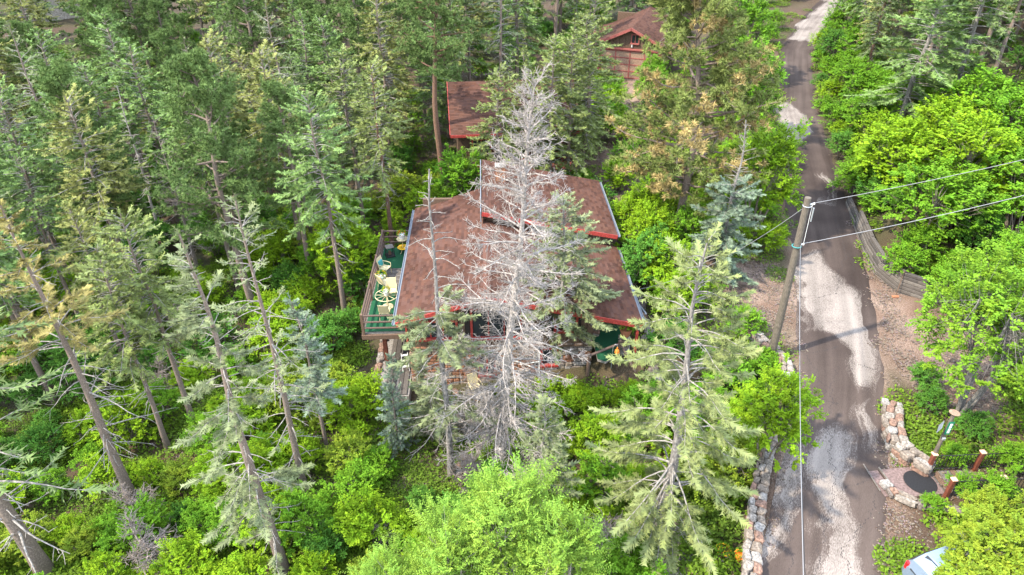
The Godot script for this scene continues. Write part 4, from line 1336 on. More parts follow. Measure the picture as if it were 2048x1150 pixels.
	block(h, "porch_wall", Vector3(4.5, 2.7, -5.6), Vector3(2.2, 1.9, 0.15), M.siding2)
	for i in 8:
		var st := part(h, "stone", kinds[i % 6], M.stones[(i * 2) % 5], Vector3(3.72 + 0.05 * (i % 2), 1.95 + 0.11 + 0.21 * i * 0.95, -1.5), Vector3(0, i * 1.3, 0))
		st.scale = Vector3(0.42, 0.22, 0.42)
	for s in [[3.15, -0.02], [5.35, 0.16]]:
		var l := block(h, "flood_light", Vector3(s[0], 3.95 - (s[0] - 3.15) * 0.24 + s[1], 0.12), Vector3(0.16, 0.16, 0.14), M.black, Vector3(0.5, 0, 0), 0.04)
		rod(l, "lamp_head", [Vector3(0.05, -0.03, 0.05), Vector3(0.09, -0.06, 0.17)], 0.05, 0.075, M.black)
	rod(h, "downspout", [Vector3(6.05, 3.35, -1.2), Vector3(6.1, 2.7, -3.0), Vector3(6.1, 2.0, -3.4)], 0.045, 0.045, M.gutter)
	# deck on the left
	var d := thing("deck", "raised timber deck with green carpet, log railing and brown posts", "deck", Vector3(0.35, 0, -25.0), 0.04)
	var xl := -7.55
	var xr := -5.28
	var zf := -1.75
	var zb := -10.2
	block(d, "deck_frame", Vector3((xl + xr) / 2, 1.98, zf + 0.04), Vector3(xr - xl, 0.26, 0.1), M.wood)
	block(d, "deck_frame", Vector3(xl + 0.05, 1.98, (zf + zb) / 2), Vector3(0.1, 0.26, zf - zb), M.wood)
	var zz := zf
	k = 0
	while zz > zb + 0.1:
		block(d, "deck_board", Vector3((xl + xr) / 2, 2.13, zz - 0.1), Vector3(xr - xl, 0.035, 0.185), M.wood_grey if k % 2 else M.wood_grey2, Vector3.ZERO, 0.004)
		zz -= 0.2
		k += 1
	block(d, "carpet", Vector3(-6.38, 2.158, zf - 1.95), Vector3(2.1, 0.016, 3.6), M.carpet, Vector3.ZERO, 0.004)
	block(d, "carpet", Vector3(-6.38, 2.158, zb + 1.25), Vector3(2.1, 0.016, 2.3), M.carpet, Vector3.ZERO, 0.004)
	block(d, "carpet", Vector3(-7.2, 2.157, -6.55), Vector3(0.45, 0.014, 2.2), M.carpet, Vector3.ZERO, 0.004)
	for p in [[xl + 0.1, zf], [xl + 0.1, zf - 2.9], [xl + 0.1, zf - 5.6], [xl + 0.1, zb], [xr - 0.15, zb]]:
		block(d, "railing_post", Vector3(p[0], 2.68, p[1]), Vector3(0.13, 1.25, 0.13), M.wood)
	for hh in [2.5, 2.85, 3.22]:
		rod(d, "rail", [Vector3(xl + 0.1, hh, zf + 0.05), Vector3(xl + 0.1, hh, zb)], 0.055, 0.055, M.log)
		rod(d, "rail", [Vector3(xl + 0.1, hh, zf + 0.02), Vector3(xr, hh, zf + 0.02)], 0.05, 0.05, M.log)
		rod(d, "rail", [Vector3(xl + 0.1, hh, zb), Vector3(xr, hh, zb)], 0.05, 0.05, M.log)
	for p in [[-6.55, zf - 0.3], [-7.3, -6.0], [-7.3, zb + 0.3]]:
		block(d, "support_post", Vector3(p[0], 0.55, p[1]), Vector3(0.2, 2.6, 0.2), M.brown_post)
	# boarded walk below the deck
	var wk := thing("board_walk", "dark plank walk on concrete beside the house wall", "walkway", Vector3(0.35, 0, -25.0), 0.04)
	block(wk, "slab", Vector3(-6.05, -0.36, -2.5), Vector3(1.55, 0.6, 5.6), M.concrete)
	for b in [[-6.35, 0], [-6.1, 2], [-5.75, 2], [-5.5, 0]]:
		block(wk, "plank", Vector3(b[0], -0.03, -2.45), Vector3(0.235, 0.07, 5.4), [M.wood_grey, M.wood_grey2, M.wood_grey3][b[1]], Vector3.ZERO, 0.01)
	for i in 12:
		var rk := part(wk, "edging_stone", kinds[i % 6], [M.stones[3], M.stones[2], M.stones[2], M.stones[0]][i % 4], Vector3(-6.98, -0.15 + 0.1 * (i % 2), 0.5 - i * 0.42), Vector3(0, i, 0))
		rk.scale = Vector3(0.34, 0.34, 0.36)
	var lad := thing("step_stool", "small white metal step stool on the plank walk", "stool", Vector3(-5.3, 0.0, -26.4), 0.2)
	for s in [-0.16, 0.16]:
		rod(lad, "leg", [Vector3(s, 0, 0.2), Vector3(s, 0.95, -0.1)], 0.018, 0.018, M.white, 6)
		rod(lad, "leg", [Vector3(s, 0, -0.3), Vector3(s, 0.9, -0.1)], 0.018, 0.018, M.white, 6)
	for i in 3:
		block(lad, "step", Vector3(0, 0.28 * (i + 1), 0.13 - 0.09 * i), Vector3(0.32, 0.03, 0.13), M.white)

func porch_shape(y0: float, y1: float) -> ArrayMesh:
	var pts := [Vector2(3.62, -5.5), Vector2(3.62, 0.35), Vector2(3.95, 0.55), Vector2(4.5, 0.1), Vector2(5.0, -0.5), Vector2(5.4, -1.0), Vector2(5.6, -2.2), Vector2(5.6, -5.5)]
	var m := MB.new()
	var mid := Vector2(4.4, -2.4)
	for i in pts.size():
		var a: Vector2 = pts[i]
		var b: Vector2 = pts[(i + 1) % pts.size()]
		m.tri(Vector3(mid.x, y1, mid.y), Vector3(b.x, y1, b.y), Vector3(a.x, y1, a.y))
		m.quad(Vector3(a.x, y0, a.y), Vector3(a.x, y1, a.y), Vector3(b.x, y1, b.y), Vector3(b.x, y0, b.y))
	return m.mesh()

func build_cabin() -> void:
	var y := 0.2
	var h := thing("cabin", "small brown cabin with shingled roof and red balcony behind the house", "cabin", Vector3(0.4, y, -47.0), 0.1)
	# ridge runs along x: build it turned, so that its slopes face front and back
	# in the slopes' frame x points to the front and z runs along the house
	for e in [0.6, -8.6]:
		var sl := slope(h, "roof", Vector2(e, 4.7), Vector2(-4.0, 7.1), 4.8, -4.6, 71)
		sl.rotation.y = -PI / 2
	block(h, "eave_board", Vector3(-0.1, 4.6, 0.64), Vector3(9.4, 0.2, 0.05), M.red)
	block(h, "wall", Vector3(0, 2.2, -4.0), Vector3(8.6, 5.0, 7.6), M.siding)
	for i in 24:
		block(h, "siding_board", Vector3(-4.15 + i * 0.36, 2.2, -0.18), Vector3(0.33, 5.0, 0.05), M.siding2 if i % 3 else M.siding)
	for w in [[-3.2, -2.0], [-0.6, 0.8], [2.0, 3.2]]:
		window_(h, w[0], w[1], 2.9, 4.0, -0.12, 1, M.red)
	block(h, "balcony_floor", Vector3(0.6, 2.0, 0.6), Vector3(7.2, 0.16, 1.6), M.red_dull)
	for i in 8:
		block(h, "balcony_post", Vector3(-2.9 + i, 2.55, 1.34), Vector3(0.09, 1.0, 0.09), M.red)
	for yy in [2.4, 2.72, 3.04]:
		block(h, "balcony_rail", Vector3(0.6, yy, 1.4), Vector3(7.2, 0.1, 0.05), M.red)
	for i in 3:
		block(h, "support_post", Vector3(-2.8 + i * 3.4, 0.8, 1.2), Vector3(0.16, 2.3, 0.16), M.brown_post)

func build_garage() -> void:
	var gy := g(11.0, 68.0) + 0.1
	var h := thing("garage", "brown board garage with a pink trimmed panelled door and shingled roof", "garage", Vector3(11.3, gy - 0.1, -66.8), -0.34)
	slope(h, "roof", Vector2(-3.6, 2.55), Vector2(0, 4.25), 0.5, -9.0, 81, M.red_dull)
	slope(h, "roof", Vector2(3.6, 2.55), Vector2(0, 4.25), 0.5, -9.0, 82, M.red_dull)
	slope(h, "lean_to_roof", Vector2(-5.2, 2.0), Vector2(-3.55, 2.58), -0.6, -9.0, 83, M.red_dull)
	h.scale = Vector3.ONE * 1.12
	part(h, "front_wall", prism([Vector2(-3.1, -0.6), Vector2(3.1, -0.6), Vector2(3.1, 2.6), Vector2(0, 4.05), Vector2(-3.1, 2.6)], 0.0, -0.15), M.siding)
	block(h, "side_wall", Vector3(-3.0, 1.1, -4.3), Vector3(0.2, 3.2, 8.2), M.siding)
	block(h, "side_wall", Vector3(3.0, 1.1, -4.3), Vector3(0.2, 3.2, 8.2), M.siding)
	block(h, "back_wall", Vector3(0, 1.6, -8.5), Vector3(6.0, 4.2, 0.2), M.siding)
	var dr := Node3D.new()
	dr.name = "door"
	h.add_child(dr)
	dr.position = Vector3(0, 0, 0.03)
	for i in 4:
		for j in 4:
			block(dr, "door_panel", Vector3(-1.86 + i * 1.24, 0.29 + j * 0.56, 0.02), Vector3(1.18, 0.5, 0.04), M.tan)
	for i in 5:
		block(dr, "door_stile", Vector3(-2.48 + i * 1.24, 1.13, 0.045), Vector3(0.1, 2.3, 0.06), M.red_dull)
	for j in 5:
		block(dr, "door_rail", Vector3(0, 0.02 + j * 0.56, 0.04), Vector3(5.0, 0.085, 0.055), M.red_dull)
	block(h, "door_trim", Vector3(-2.68, 1.15, 0.08), Vector3(0.22, 2.4, 0.1), M.red_dull)
	block(h, "door_trim", Vector3(2.68, 1.15, 0.08), Vector3(0.22, 2.4, 0.1), M.red_dull)
	block(h, "door_header", Vector3(0, 2.42, 0.12), Vector3(6.3, 0.14, 0.24), M.red_dull)
	var x := -3.1
	var k := 0
	while x < 3.05:
		var cx := x + 0.13
		var ty := 4.0 - absf(cx) * 0.472
		if absf(cx - 0.3) < 0.45:
			block(h, "siding_board", Vector3(cx, 2.7, 0.03), Vector3(0.235, 0.4, 0.04), M.siding2)
		elif ty > 2.55:
			block(h, "siding_board", Vector3(cx, (2.5 + ty) / 2, 0.03), Vector3(0.235, ty - 2.5, 0.04), M.siding if k % 2 else M.siding2)
		if absf(cx) > 2.75:
			block(h, "siding_board", Vector3(cx, 1.1, 0.02), Vector3(0.235, 2.4, 0.04), M.siding)
		x += 0.26
		k += 1
	window_(h, 0.05, 0.6, 2.95, 3.6, 0.04, 1, M.red_dull, 0.09)
	rod(h, "wall_lamp", [Vector3(0.1, 2.62, 0.1), Vector3(0.1, 2.85, 0.14)], 0.07, 0.05, M.white)

func build_far_houses() -> void:
	for a in [[-63.5, 101.0, 9.0, "pale plastered house with a shallow roof beyond the wood"], [-84.5, 119.0, 14.0, "large pale walled house at the far corner of the wood"]]:
		var y := g(a[0], a[1])
		var h := thing("far_house", a[3], "house", Vector3(a[0], y, -a[1]), 0.5)
		part(h, "wall", prism([Vector2(-a[2] / 2, -1), Vector2(a[2] / 2, -1), Vector2(a[2] / 2, 5.2), Vector2(0, 7.0), Vector2(-a[2] / 2, 5.2)], 0.0, -9.0), M.plaster)
		part(h, "roof", deckboard(Vector2(-a[2] / 2 - 0.5, 5.1), Vector2(0, 7.2), 0.18, 0.5, -9.5), M.roof_pale)
		part(h, "roof", deckboard(Vector2(a[2] / 2 + 0.5, 5.1), Vector2(0, 7.2), 0.18, 0.5, -9.5), M.roof_pale)
		window_(h, -2.4, -1.2, 3.0, 4.3, 0.02, 1, M.white)
		window_(h, 1.2, 2.4, 3.0, 4.3, 0.02, 1, M.white)

# ------------------------------------------------------------------ smaller things
func garden_chair(label: String, at: Vector3, turn: float, cushion: Material = null, called := "garden_chair") -> Node3D:
	var c := thing(called, label, "chair", at, turn)
	block(c, "seat", Vector3(0, 0.42, 0), Vector3(0.5, 0.035, 0.48), M.cream, Vector3.ZERO, 0.012)
	var b := block(c, "backrest", Vector3(0, 0.72, -0.30), Vector3(0.48, 0.56, 0.03), M.cream, Vector3(-0.25, 0, 0), 0.012)
	for s in [-0.24, 0.24]:
		rod(c, "leg", [Vector3(s, 0, 0.24), Vector3(s, 0.42, 0.2)], 0.016, 0.016, M.cream, 6)
		rod(c, "leg", [Vector3(s, 0, -0.3), Vector3(s, 0.44, -0.2), Vector3(s, 1.02, -0.38)], 0.016, 0.016, M.cream, 6)
		rod(c, "armrest", [Vector3(s * 1.1, 0.42, 0.22), Vector3(s * 1.15, 0.63, 0.2), Vector3(s * 1.15, 0.66, -0.05), Vector3(s * 1.05, 0.66, -0.27)], 0.018, 0.018, M.cream, 6)
	if cushion:
		block(c, "cushion", Vector3(0, 0.66, -0.24), Vector3(0.36, 0.34, 0.09), cushion, Vector3(-0.25, 0, 0), 0.035)
	return c

func flower_pot(label: String, at: Vector3, s: float, pot: Material, bloom: Material, cat := "flower pot") -> void:
	var c := thing("flower_pot", label, cat, at)
	var m := MB.new()
	m.lathe(Vector3.ZERO, [Vector2(0, 0), Vector2(0.12, 0), Vector2(0.19, 0.24), Vector2(0.2, 0.27), Vector2(0.17, 0.27), Vector2(0.16, 0.22), Vector2(0, 0.22)])
	var p := part(c, "pot", m.mesh(), pot)
	var r := RandomNumberGenerator.new()
	r.seed = int(at.x * 100 + at.z * 37)
	for k in 2:
		var f := MB.new()
		for i in (130 if k == 0 else 60):
			var d := rv(r).normalized()
			var o := Vector3(0, 0.3, 0) + Vector3(d.x * 0.22, absf(d.y) * 0.2, d.z * 0.22)
			var e := (d + rv(r) * 0.5).normalized() * (0.08 if k == 0 else 0.05)
			var w := e.cross(rv(r)).normalized() * (0.025 if k == 0 else 0.03)
			f.tri(o - w, o + e, o + w)
			f.tri(o - w, o + e * 0.4 - Vector3(0, 0.02, 0), o + w)
		part(c, "leaves" if k == 0 else "blossoms", f.mesh(), M.leaf_mid if k == 0 else bloom)
	c.scale = Vector3.ONE * s

func build_deck_things() -> void:
	var y := 2.17
	garden_chair("cream metal chair with a blue patterned cushion on the deck", Vector3(-6.95, y, -31.9), 1.2, M.teal)
	garden_chair("cream chair with a tan seat pad facing the deck railing", Vector3(-6.75, y, -30.4), 2.4, M.tan)
	garden_chair("cream chair with a tall back drawn up to the wheel table", Vector3(-6.25, y, -29.6), 0.1)
	garden_chair("empty cream chair with its back to the front deck rail", Vector3(-6.3, y, -27.75), PI)
	var t := thing("wheel_table", "round table with a cream spoked wheel top on the deck", "table", Vector3(-6.35, y, -28.75))
	var ring := []
	var rr := []
	for i in 25:
		ring.append(Vector3(cos(TAU * i / 24) * 0.58, 0.7, sin(TAU * i / 24) * 0.58))
		rr.append(0.022)
	var m := MB.new()
	m.tube(ring, rr, 6)
	part(t, "rim", m.mesh(), M.cream)
	for i in 10:
		var a := TAU * i / 10
		rod(t, "spoke", [Vector3(cos(a) * 0.08, 0.7, sin(a) * 0.08), Vector3(cos(a) * 0.57, 0.7, sin(a) * 0.57)], 0.013, 0.013, M.cream, 5)
	var hub := MB.new()
	hub.lathe(Vector3.ZERO, [Vector2(0, 0), Vector2(0.3, 0), Vector2(0.28, 0.03), Vector2(0.04, 0.06), Vector2(0.035, 0.66), Vector2(0.1, 0.68), Vector2(0.1, 0.72), Vector2(0, 0.72)])
	part(t, "pedestal", hub.mesh(), M.cream)
	flower_pot("flower pot with yellow blooms at the wheel table's hub", Vector3(-6.35, y + 0.725, -28.75), 0.9, M.white, M.yellow)
	flower_pot("white pot of golden flowers between two cream chairs", Vector3(-7.05, y, -31.15), 1.25, M.white, M.yellow)
	var s := thing("plant_stand", "two tiered yellow plant stand at the deck's back rail", "plant stand", Vector3(-6.3, y, -34.3))
	for yy in [0.3, 0.85]:
		var d := MB.new()
		d.lathe(Vector3(0, yy, 0), [Vector2(0, 0), Vector2(0.3, 0), Vector2(0.32, 0.04), Vector2(0.29, 0.045), Vector2(0, 0.03)])
		part(s, "shelf", d.mesh(), M.yellow if yy < 0.5 else M.cream)
	rod(s, "stem", [Vector3(0, 0.3, 0), Vector3(0, 0.85, 0)], 0.02, 0.02, M.cream, 6)
	for i in 3:
		rod(s, "leg", [Vector3(0, 0.3, 0), Vector3(cos(i * 2.1) * 0.25, 0.0, sin(i * 2.1) * 0.25)], 0.016, 0.014, M.cream, 6)
	flower_pot("blue white bowl of orange flowers on the plant stand", Vector3(-6.3, y + 0.88, -34.3), 1.1, M.white, M.orange)
	var l := thing("deck_lantern", "dark square lantern standing in the deck's back corner", "lantern", Vector3(-7.0, y, -33.9), 0.4)
	block(l, "base", Vector3(0, 0.04, 0), Vector3(0.5, 0.08, 0.5), M.black)
	for i in 4:
		block(l, "post", Vector3(0.2 if i & 1 else -0.2, 0.33, 0.2 if i & 2 else -0.2), Vector3(0.035, 0.5, 0.035), M.black)
	block(l, "roof", Vector3(0, 0.6, 0), Vector3(0.46, 0.05, 0.46), M.wood_grey2)
	block(l, "candle", Vector3(0, 0.2, 0), Vector3(0.14, 0.24, 0.14), M.wood)
	garden_chair("cream chair showing above the roof's back corner", on(-5.7, 37.9, 1.5), 2.6)
	var pl := thing("back_terrace", "small earth terrace wall behind the house corner", "terrace", on(-5.7, 37.9, 0.0))
	block(pl, "terrace_block", Vector3(0, 0.72, 0), Vector3(1.4, 1.5, 1.3), M.stones[1], Vector3.ZERO, 0.08)

func build_patio() -> void:
	var r := RandomNumberGenerator.new()
	r.seed = 15
	var kinds := []
	for i in 6:
		kinds.append(chamfered(Vector3.ONE, 0.2, 0.07, 160 + i))
	var p := thing("stone_patio", "rough flagstone patio and rubble steps below the orange wall", "patio", Vector3(-1.6, 0, -23.8))
	for i in 46:
		var q := Vector3(r.randf_range(-1.6, 1.5), 0, r.randf_range(-1.3, 1.0))
		var o := part(p, "flagstone", kinds[i % 6], M.stones[r.randi() % 5], Vector3(q.x, g(q.x - 1.6, 23.8 - q.z) + 0.04 + 0.003 * (i % 9), q.z), Vector3(0, r.randf() * TAU, 0))
		o.scale = Vector3(r.randf_range(0.35, 0.6), 0.14, r.randf_range(0.3, 0.5))
	for i in 44:
		var t := i / 44.0
		var q := Vector3(r.randf_range(-0.6, 0.6) - t * 0.15, 0, 1.1 + t * 4.0)
		var o := part(p, "rubble_stone", kinds[i % 6], M.stones[r.randi() % 5], Vector3(q.x, g(q.x - 1.6, 23.8 - q.z) + 0.08, q.z), Vector3(r.randf() * 0.4, r.randf() * TAU, r.randf() * 0.4))
		o.scale = Vector3(r.randf_range(0.25, 0.5), r.randf_range(0.16, 0.3), r.randf_range(0.22, 0.42))
	var t := thing("stone_table", "round pale stone table on the flagstone patio", "table", on(-1.35, 24.1, 0.1))
	var m := MB.new()
	m.lathe(Vector3.ZERO, [Vector2(0.24, 0), Vector2(0.18, 0.1), Vector2(0.17, 0.55), Vector2(0.22, 0.6)])
	part(t, "pedestal", m.mesh(), M.stones[3])
	var m2 := MB.new()
	m2.lathe(Vector3(0, 0.6, 0), [Vector2(0, 0), Vector2(0.44, 0), Vector2(0.47, 0.03), Vector2(0.46, 0.08), Vector2(0.43, 0.1), Vector2(0, 0.1)], 20)
	part(t, "table_top", m2.mesh(), M.stones[3])
	garden_chair("cream slatted chair beside the round stone table", on(-1.75, 24.75, 0.12), 0.5)
	var wf := thing("garden_trellis", "white metal garden trellis beside the basement window", "trellis", on(0.9, 25.0, 0.0), 0.1)
	rod(wf, "upright", [Vector3(0.4, 0, 0), Vector3(0.4, 1.9, -0.1)], 0.035, 0.035, M.white, 6)
	rod(wf, "crossbar", [Vector3(-0.5, 1.35, 0), Vector3(0.4, 1.4, -0.06)], 0.03, 0.03, M.white, 6)
	# porch railing and what stands round it
	var ra := thing("log_railing", "dark log railing at the porch steps", "railing", Vector3(4.3, 1.6, -24.5))
	rod(ra, "rail", [Vector3(-0.85, 0.85, 0.15), Vector3(0.7, 1.1, -0.5)], 0.065, 0.06, M.log)
	rod(ra, "post", [Vector3(-0.8, -0.3, 0.13), Vector3(-0.8, 1.0, 0.13)], 0.08, 0.075, M.log)
	rod(ra, "post", [Vector3(0.66, -0.3, -0.48), Vector3(0.66, 1.25, -0.48)], 0.09, 0.08, M.log)
	rod(ra, "rail", [Vector3(0.72, 1.1, -0.48), Vector3(1.35, 0.1, 0.35)], 0.055, 0.055, M.log)
	var fd := thing("bird_feeder", "orange bird feeder hung on a thin hook by the porch", "bird feeder", Vector3(4.75, 1.7, -24.4))
	rod(fd, "hook", [Vector3(-0.18, 0, 0), Vector3(-0.18, 1.25, 0), Vector3(-0.1, 1.4, 0), Vector3(0, 1.38, 0), Vector3(0.02, 1.25, 0)], 0.012, 0.012, M.metal, 5)
	var fm := MB.new()
	fm.lathe(Vector3(0.02, 0.85, 0), [Vector2(0, 0), Vector2(0.05, 0), Vector2(0.11, 0.08), Vector2(0.1, 0.2), Vector2(0.03, 0.3), Vector2(0.03, 0.38), Vector2(0, 0.4)], 12)
	part(fd, "feeder", fm.mesh(), M.orange)
	flower_pot("leafy planter on the rock pillar beside the red porch post", Vector3(5.35, 2.55, -25.8), 1.6, M.terracotta, M.leaf_lime, "planter")
	var pil := thing("rock_pillar", "stacked rock pillar carrying a planter at the porch", "pillar", Vector3(5.35, 1.5, -25.8))
	for i in 6:
		var o := part(pil, "rock", kinds[i % 6], M.stones[(i * 3) % 5], Vector3(0.06 * sin(i * 2.0), 0.09 + 0.17 * i, 0), Vector3(0, i * 1.1, 0))
		o.scale = Vector3(0.5, 0.19, 0.46)
	var rb := thing("rock_border", "row of rough rocks along the porch edge and gutter side", "rocks", Vector3(6.6, 0, -25.0))
	for i in 30:
		var q := Vector3(r.randf_range(-0.3, 0.35), 0, 1.0 - i * 0.42)
		var o := part(rb, "rock", kinds[i % 6], M.stones[r.randi() % 5], Vector3(q.x, g(q.x + 6.6, 25.0 - q.z) + 0.12, q.z), Vector3(r.randf(), r.randf() * 6, r.randf()))
		o.scale = Vector3(r.randf_range(0.3, 0.6), r.randf_range(0.25, 0.45), r.randf_range(0.3, 0.5))
	# flagstone path near the road wall
	var fp := thing("flagstone_path", "brown flagstone path with lighter mortar under the drooping fir", "path", Vector3(6.1, 0, -15.2))
	var bed := MB.new()
	for i in 12:
		var f0 := 12.6 + i * 0.45
		for s in 1:
			var a := on(5.2, f0, 0.05) - fp.position
			var b := on(6.9, f0, 0.05) - fp.position
			var c := on(6.9, f0 + 0.45, 0.05) - fp.position
			var d := on(5.2, f0 + 0.45, 0.05) - fp.position
			a.y = c.y; b.y = c.y; d.y = c.y
			bed.box((a + c) * 0.5 - Vector3(0, 0.1, 0), Vector3(1.7, 0.2, 0.449))
	part(fp, "mortar_bed", bed.mesh(), M.stones[0])
	for i in 10:
		for j in 3:
			var q := Vector3(-0.6 + j * 0.56 + r.randf_range(-0.06, 0.06), 0, 2.3 - i * 0.5 + r.randf_range(-0.06, 0.06))
			var o := part(fp, "flagstone", kinds[(i + j * 2) % 6], M.stones[[1, 4, 2, 1][(i * 3 + j) % 4]], Vector3(q.x, g(6.9, 15.4 - q.z) + 0.045, q.z), Vector3(0, r.randf_range(-0.4, 0.4), 0))
			o.scale = Vector3(r.randf_range(0.44, 0.56), 0.06, r.randf_range(0.38, 0.48))
	flower_pot("bright yellow flowers beside the flagstone path", on(7.35, 14.9, 0.05), 1.1, M.terracotta, M.yellow)
	flower_pot("small orange flower pot beside the road wall", on(7.75, 14.5, 0.05), 0.8, M.orange, M.orange)
	flower_pot("pot of pink red blooms at the thicket's edge beside the path", on(4.35, 14.7, 0.1), 1.0, M.red, M.red)
	var st := thing("marker_stake", "thin red marker stake at the edge of the dirt drive", "stake", on(6.4, 42.0))
	rod(st, "stake", [Vector3.ZERO, Vector3(0, 1.5, 0)], 0.05, 0.045, M.red)

func wall_stones(parent: Node, line: Array, wide: float, high: float, per: int, seed_: int, called := "stone", base_down := 1.3) -> void:
	var r := RandomNumberGenerator.new()
	r.seed = seed_
	var kinds := []
	for i in 7:
		kinds.append(chamfered(Vector3.ONE, 0.15, 0.09, 300 + i))
	for i in line.size() - 1:
		var a: Vector3 = line[i]
		var b: Vector3 = line[i + 1]
		var d := b - a
		var n := maxi(1, int(d.length() / 0.34))
		var side := d.cross(Vector3.UP).normalized()
		for j in n:
			var c := a + d * ((j + 0.5) / n)
			var w := 0.0
			while w < wide - 0.05:
				var ww := r.randf_range(0.22, 0.42)
				ww = minf(ww, wide - w + 0.05)
				var o := part(parent, called, kinds[r.randi() % 7], M.stones[r.randi() % per], c + side * (w + ww / 2 - wide / 2) + Vector3(0, r.randf_range(-0.03, 0.03), 0), Vector3(r.randf_range(-0.12, 0.12), atan2(d.x, d.z) + r.randf_range(-0.25, 0.25), r.randf_range(-0.12, 0.12)))
				o.scale = Vector3(ww * 0.96, r.randf_range(0.2, 0.28), d.length() / n * r.randf_range(0.9, 1.02))
				w += ww
			# the faces below the coping
			for s in [-1.0, 1.0]:
				var y := -0.22
				var reach := high if s > 0 else 0.4
				while y > -reach:
					var o2 := part(parent, called, kinds[r.randi() % 7], M.stones[r.randi() % per], c + side * s * (wide / 2 - 0.12) + Vector3(0, y, 0), Vector3(0, atan2(d.x, d.z) + r.randf_range(-0.15, 0.15), r.randf_range(-0.1, 0.1)))
					o2.scale = Vector3(0.24, 0.25, d.length() / n * 1.0)
					y -= 0.24
	var core := MB.new()
	for i in line.size() - 1:
		core.bar((line[i] as Vector3) - Vector3(0, base_down / 2 + 0.06, 0), (line[i + 1] as Vector3) - Vector3(0, base_down / 2 + 0.06, 0), wide - 0.2, base_down)
	part(parent, "mortar", core.mesh(), M.stones[0])

func build_walls() -> void:
	var w := thing("stone_wall", "low wall of pink and grey stones curving along the road's edge", "wall")
	var line := []
	for p in [[5.9, 10.6], [6.85, 12.0], [7.75, 13.4], [8.3, 15.0], [9.1, 17.0], [10.1, 19.2], [10.9, 20.8], [11.7, 21.9], [12.25, 23.0], [12.4, 24.2], [12.15, 25.2], [11.6, 26.3], [10.9, 27.2]]:
		line.append(Vector3(p[0], 2.32, -p[1]))
	line.reverse()
	wall_stones(w, line, 0.55, 1.0, 4, 41)
	# right of the road: curved stone wall and the entrance
	var w2 := thing("stone_wall", "curved mortared stone wall beside the entrance landing across the road", "wall")
	var l2 := []
	for p in [[16.1, 21.6, 2.2], [15.7, 20.7, 2.35], [15.25, 19.8, 2.45], [15.05, 18.9, 2.5], [15.3, 18.2, 2.5], [15.75, 17.75, 2.45]]:
		l2.append(Vector3(p[0], p[2], -p[1]))
	wall_stones(w2, l2, 0.75, 0.7, 4, 42, "stone", 0.8)
	var w3 := thing("stone_edging", "row of rounded boulders edging the entrance landing", "edging")
	var l3 := []
	for p in [[13.75, 17.3], [13.95, 16.65], [14.5, 16.3], [15.2, 16.05], [15.9, 15.9]]:
		l3.append(on(p[0], p[1], 0.18))
	wall_stones(w3, l3, 0.32, 0.2, 5, 43, "boulder", 0.4)
	var t := thing("timber_wall", "retaining wall of stacked weathered grey timbers curving beside the road", "wall")
	var foot := [[21.6, 40.0], [21.0, 37.2], [20.25, 34.0], [19.95, 31.8], [20.3, 30.0], [21.3, 29.1], [22.6, 28.3], [24.2, 27.6]]
	var r := RandomNumberGenerator.new()
	r.seed = 3
	for c in 7:
		for i in foot.size() - 1:
			var a := Vector3(foot[i][0], 0, -foot[i][1])
			var b := Vector3(foot[i + 1][0], 0, -foot[i + 1][1])
			var back := (b - a).cross(Vector3.UP).normalized()
			if back.x < 0: back = -back
			var lift: float = 2.2 + c * 0.185
			a += back * c * 0.03
			b += back * c * 0.03
			var d := (b - a).normalized()
			a.y = lift
			b.y = lift
			var nn := 2 if (c + i) % 2 else 1
			for k in nn:
				var p := a.lerp(b, float(k) / nn) - d * 0.06
				var q := a.lerp(b, float(k + 1) / nn) + d * 0.05
				if c > 4 and i == 0: continue
				beam(t, "timber", p + back * r.randf_range(-0.015, 0.015), q + back * r.randf_range(-0.015, 0.015), 0.2, 0.17, [M.wood_grey, M.wood_grey2, M.wood_grey3, M.wood_grey][r.randi() % 4])
	var an := thing("garden_tool", "rusty rake leaning on the timber wall", "rake", Vector3(20.0, 2.16, -29.6))
	rod(an, "handle", [Vector3(0, 0, 0), Vector3(0.3, 1.35, -0.45)], 0.02, 0.018, M.wood, 6)
	block(an, "head", Vector3(-0.02, 0.06, 0.03), Vector3(0.34, 0.12, 0.14), M.terracotta)

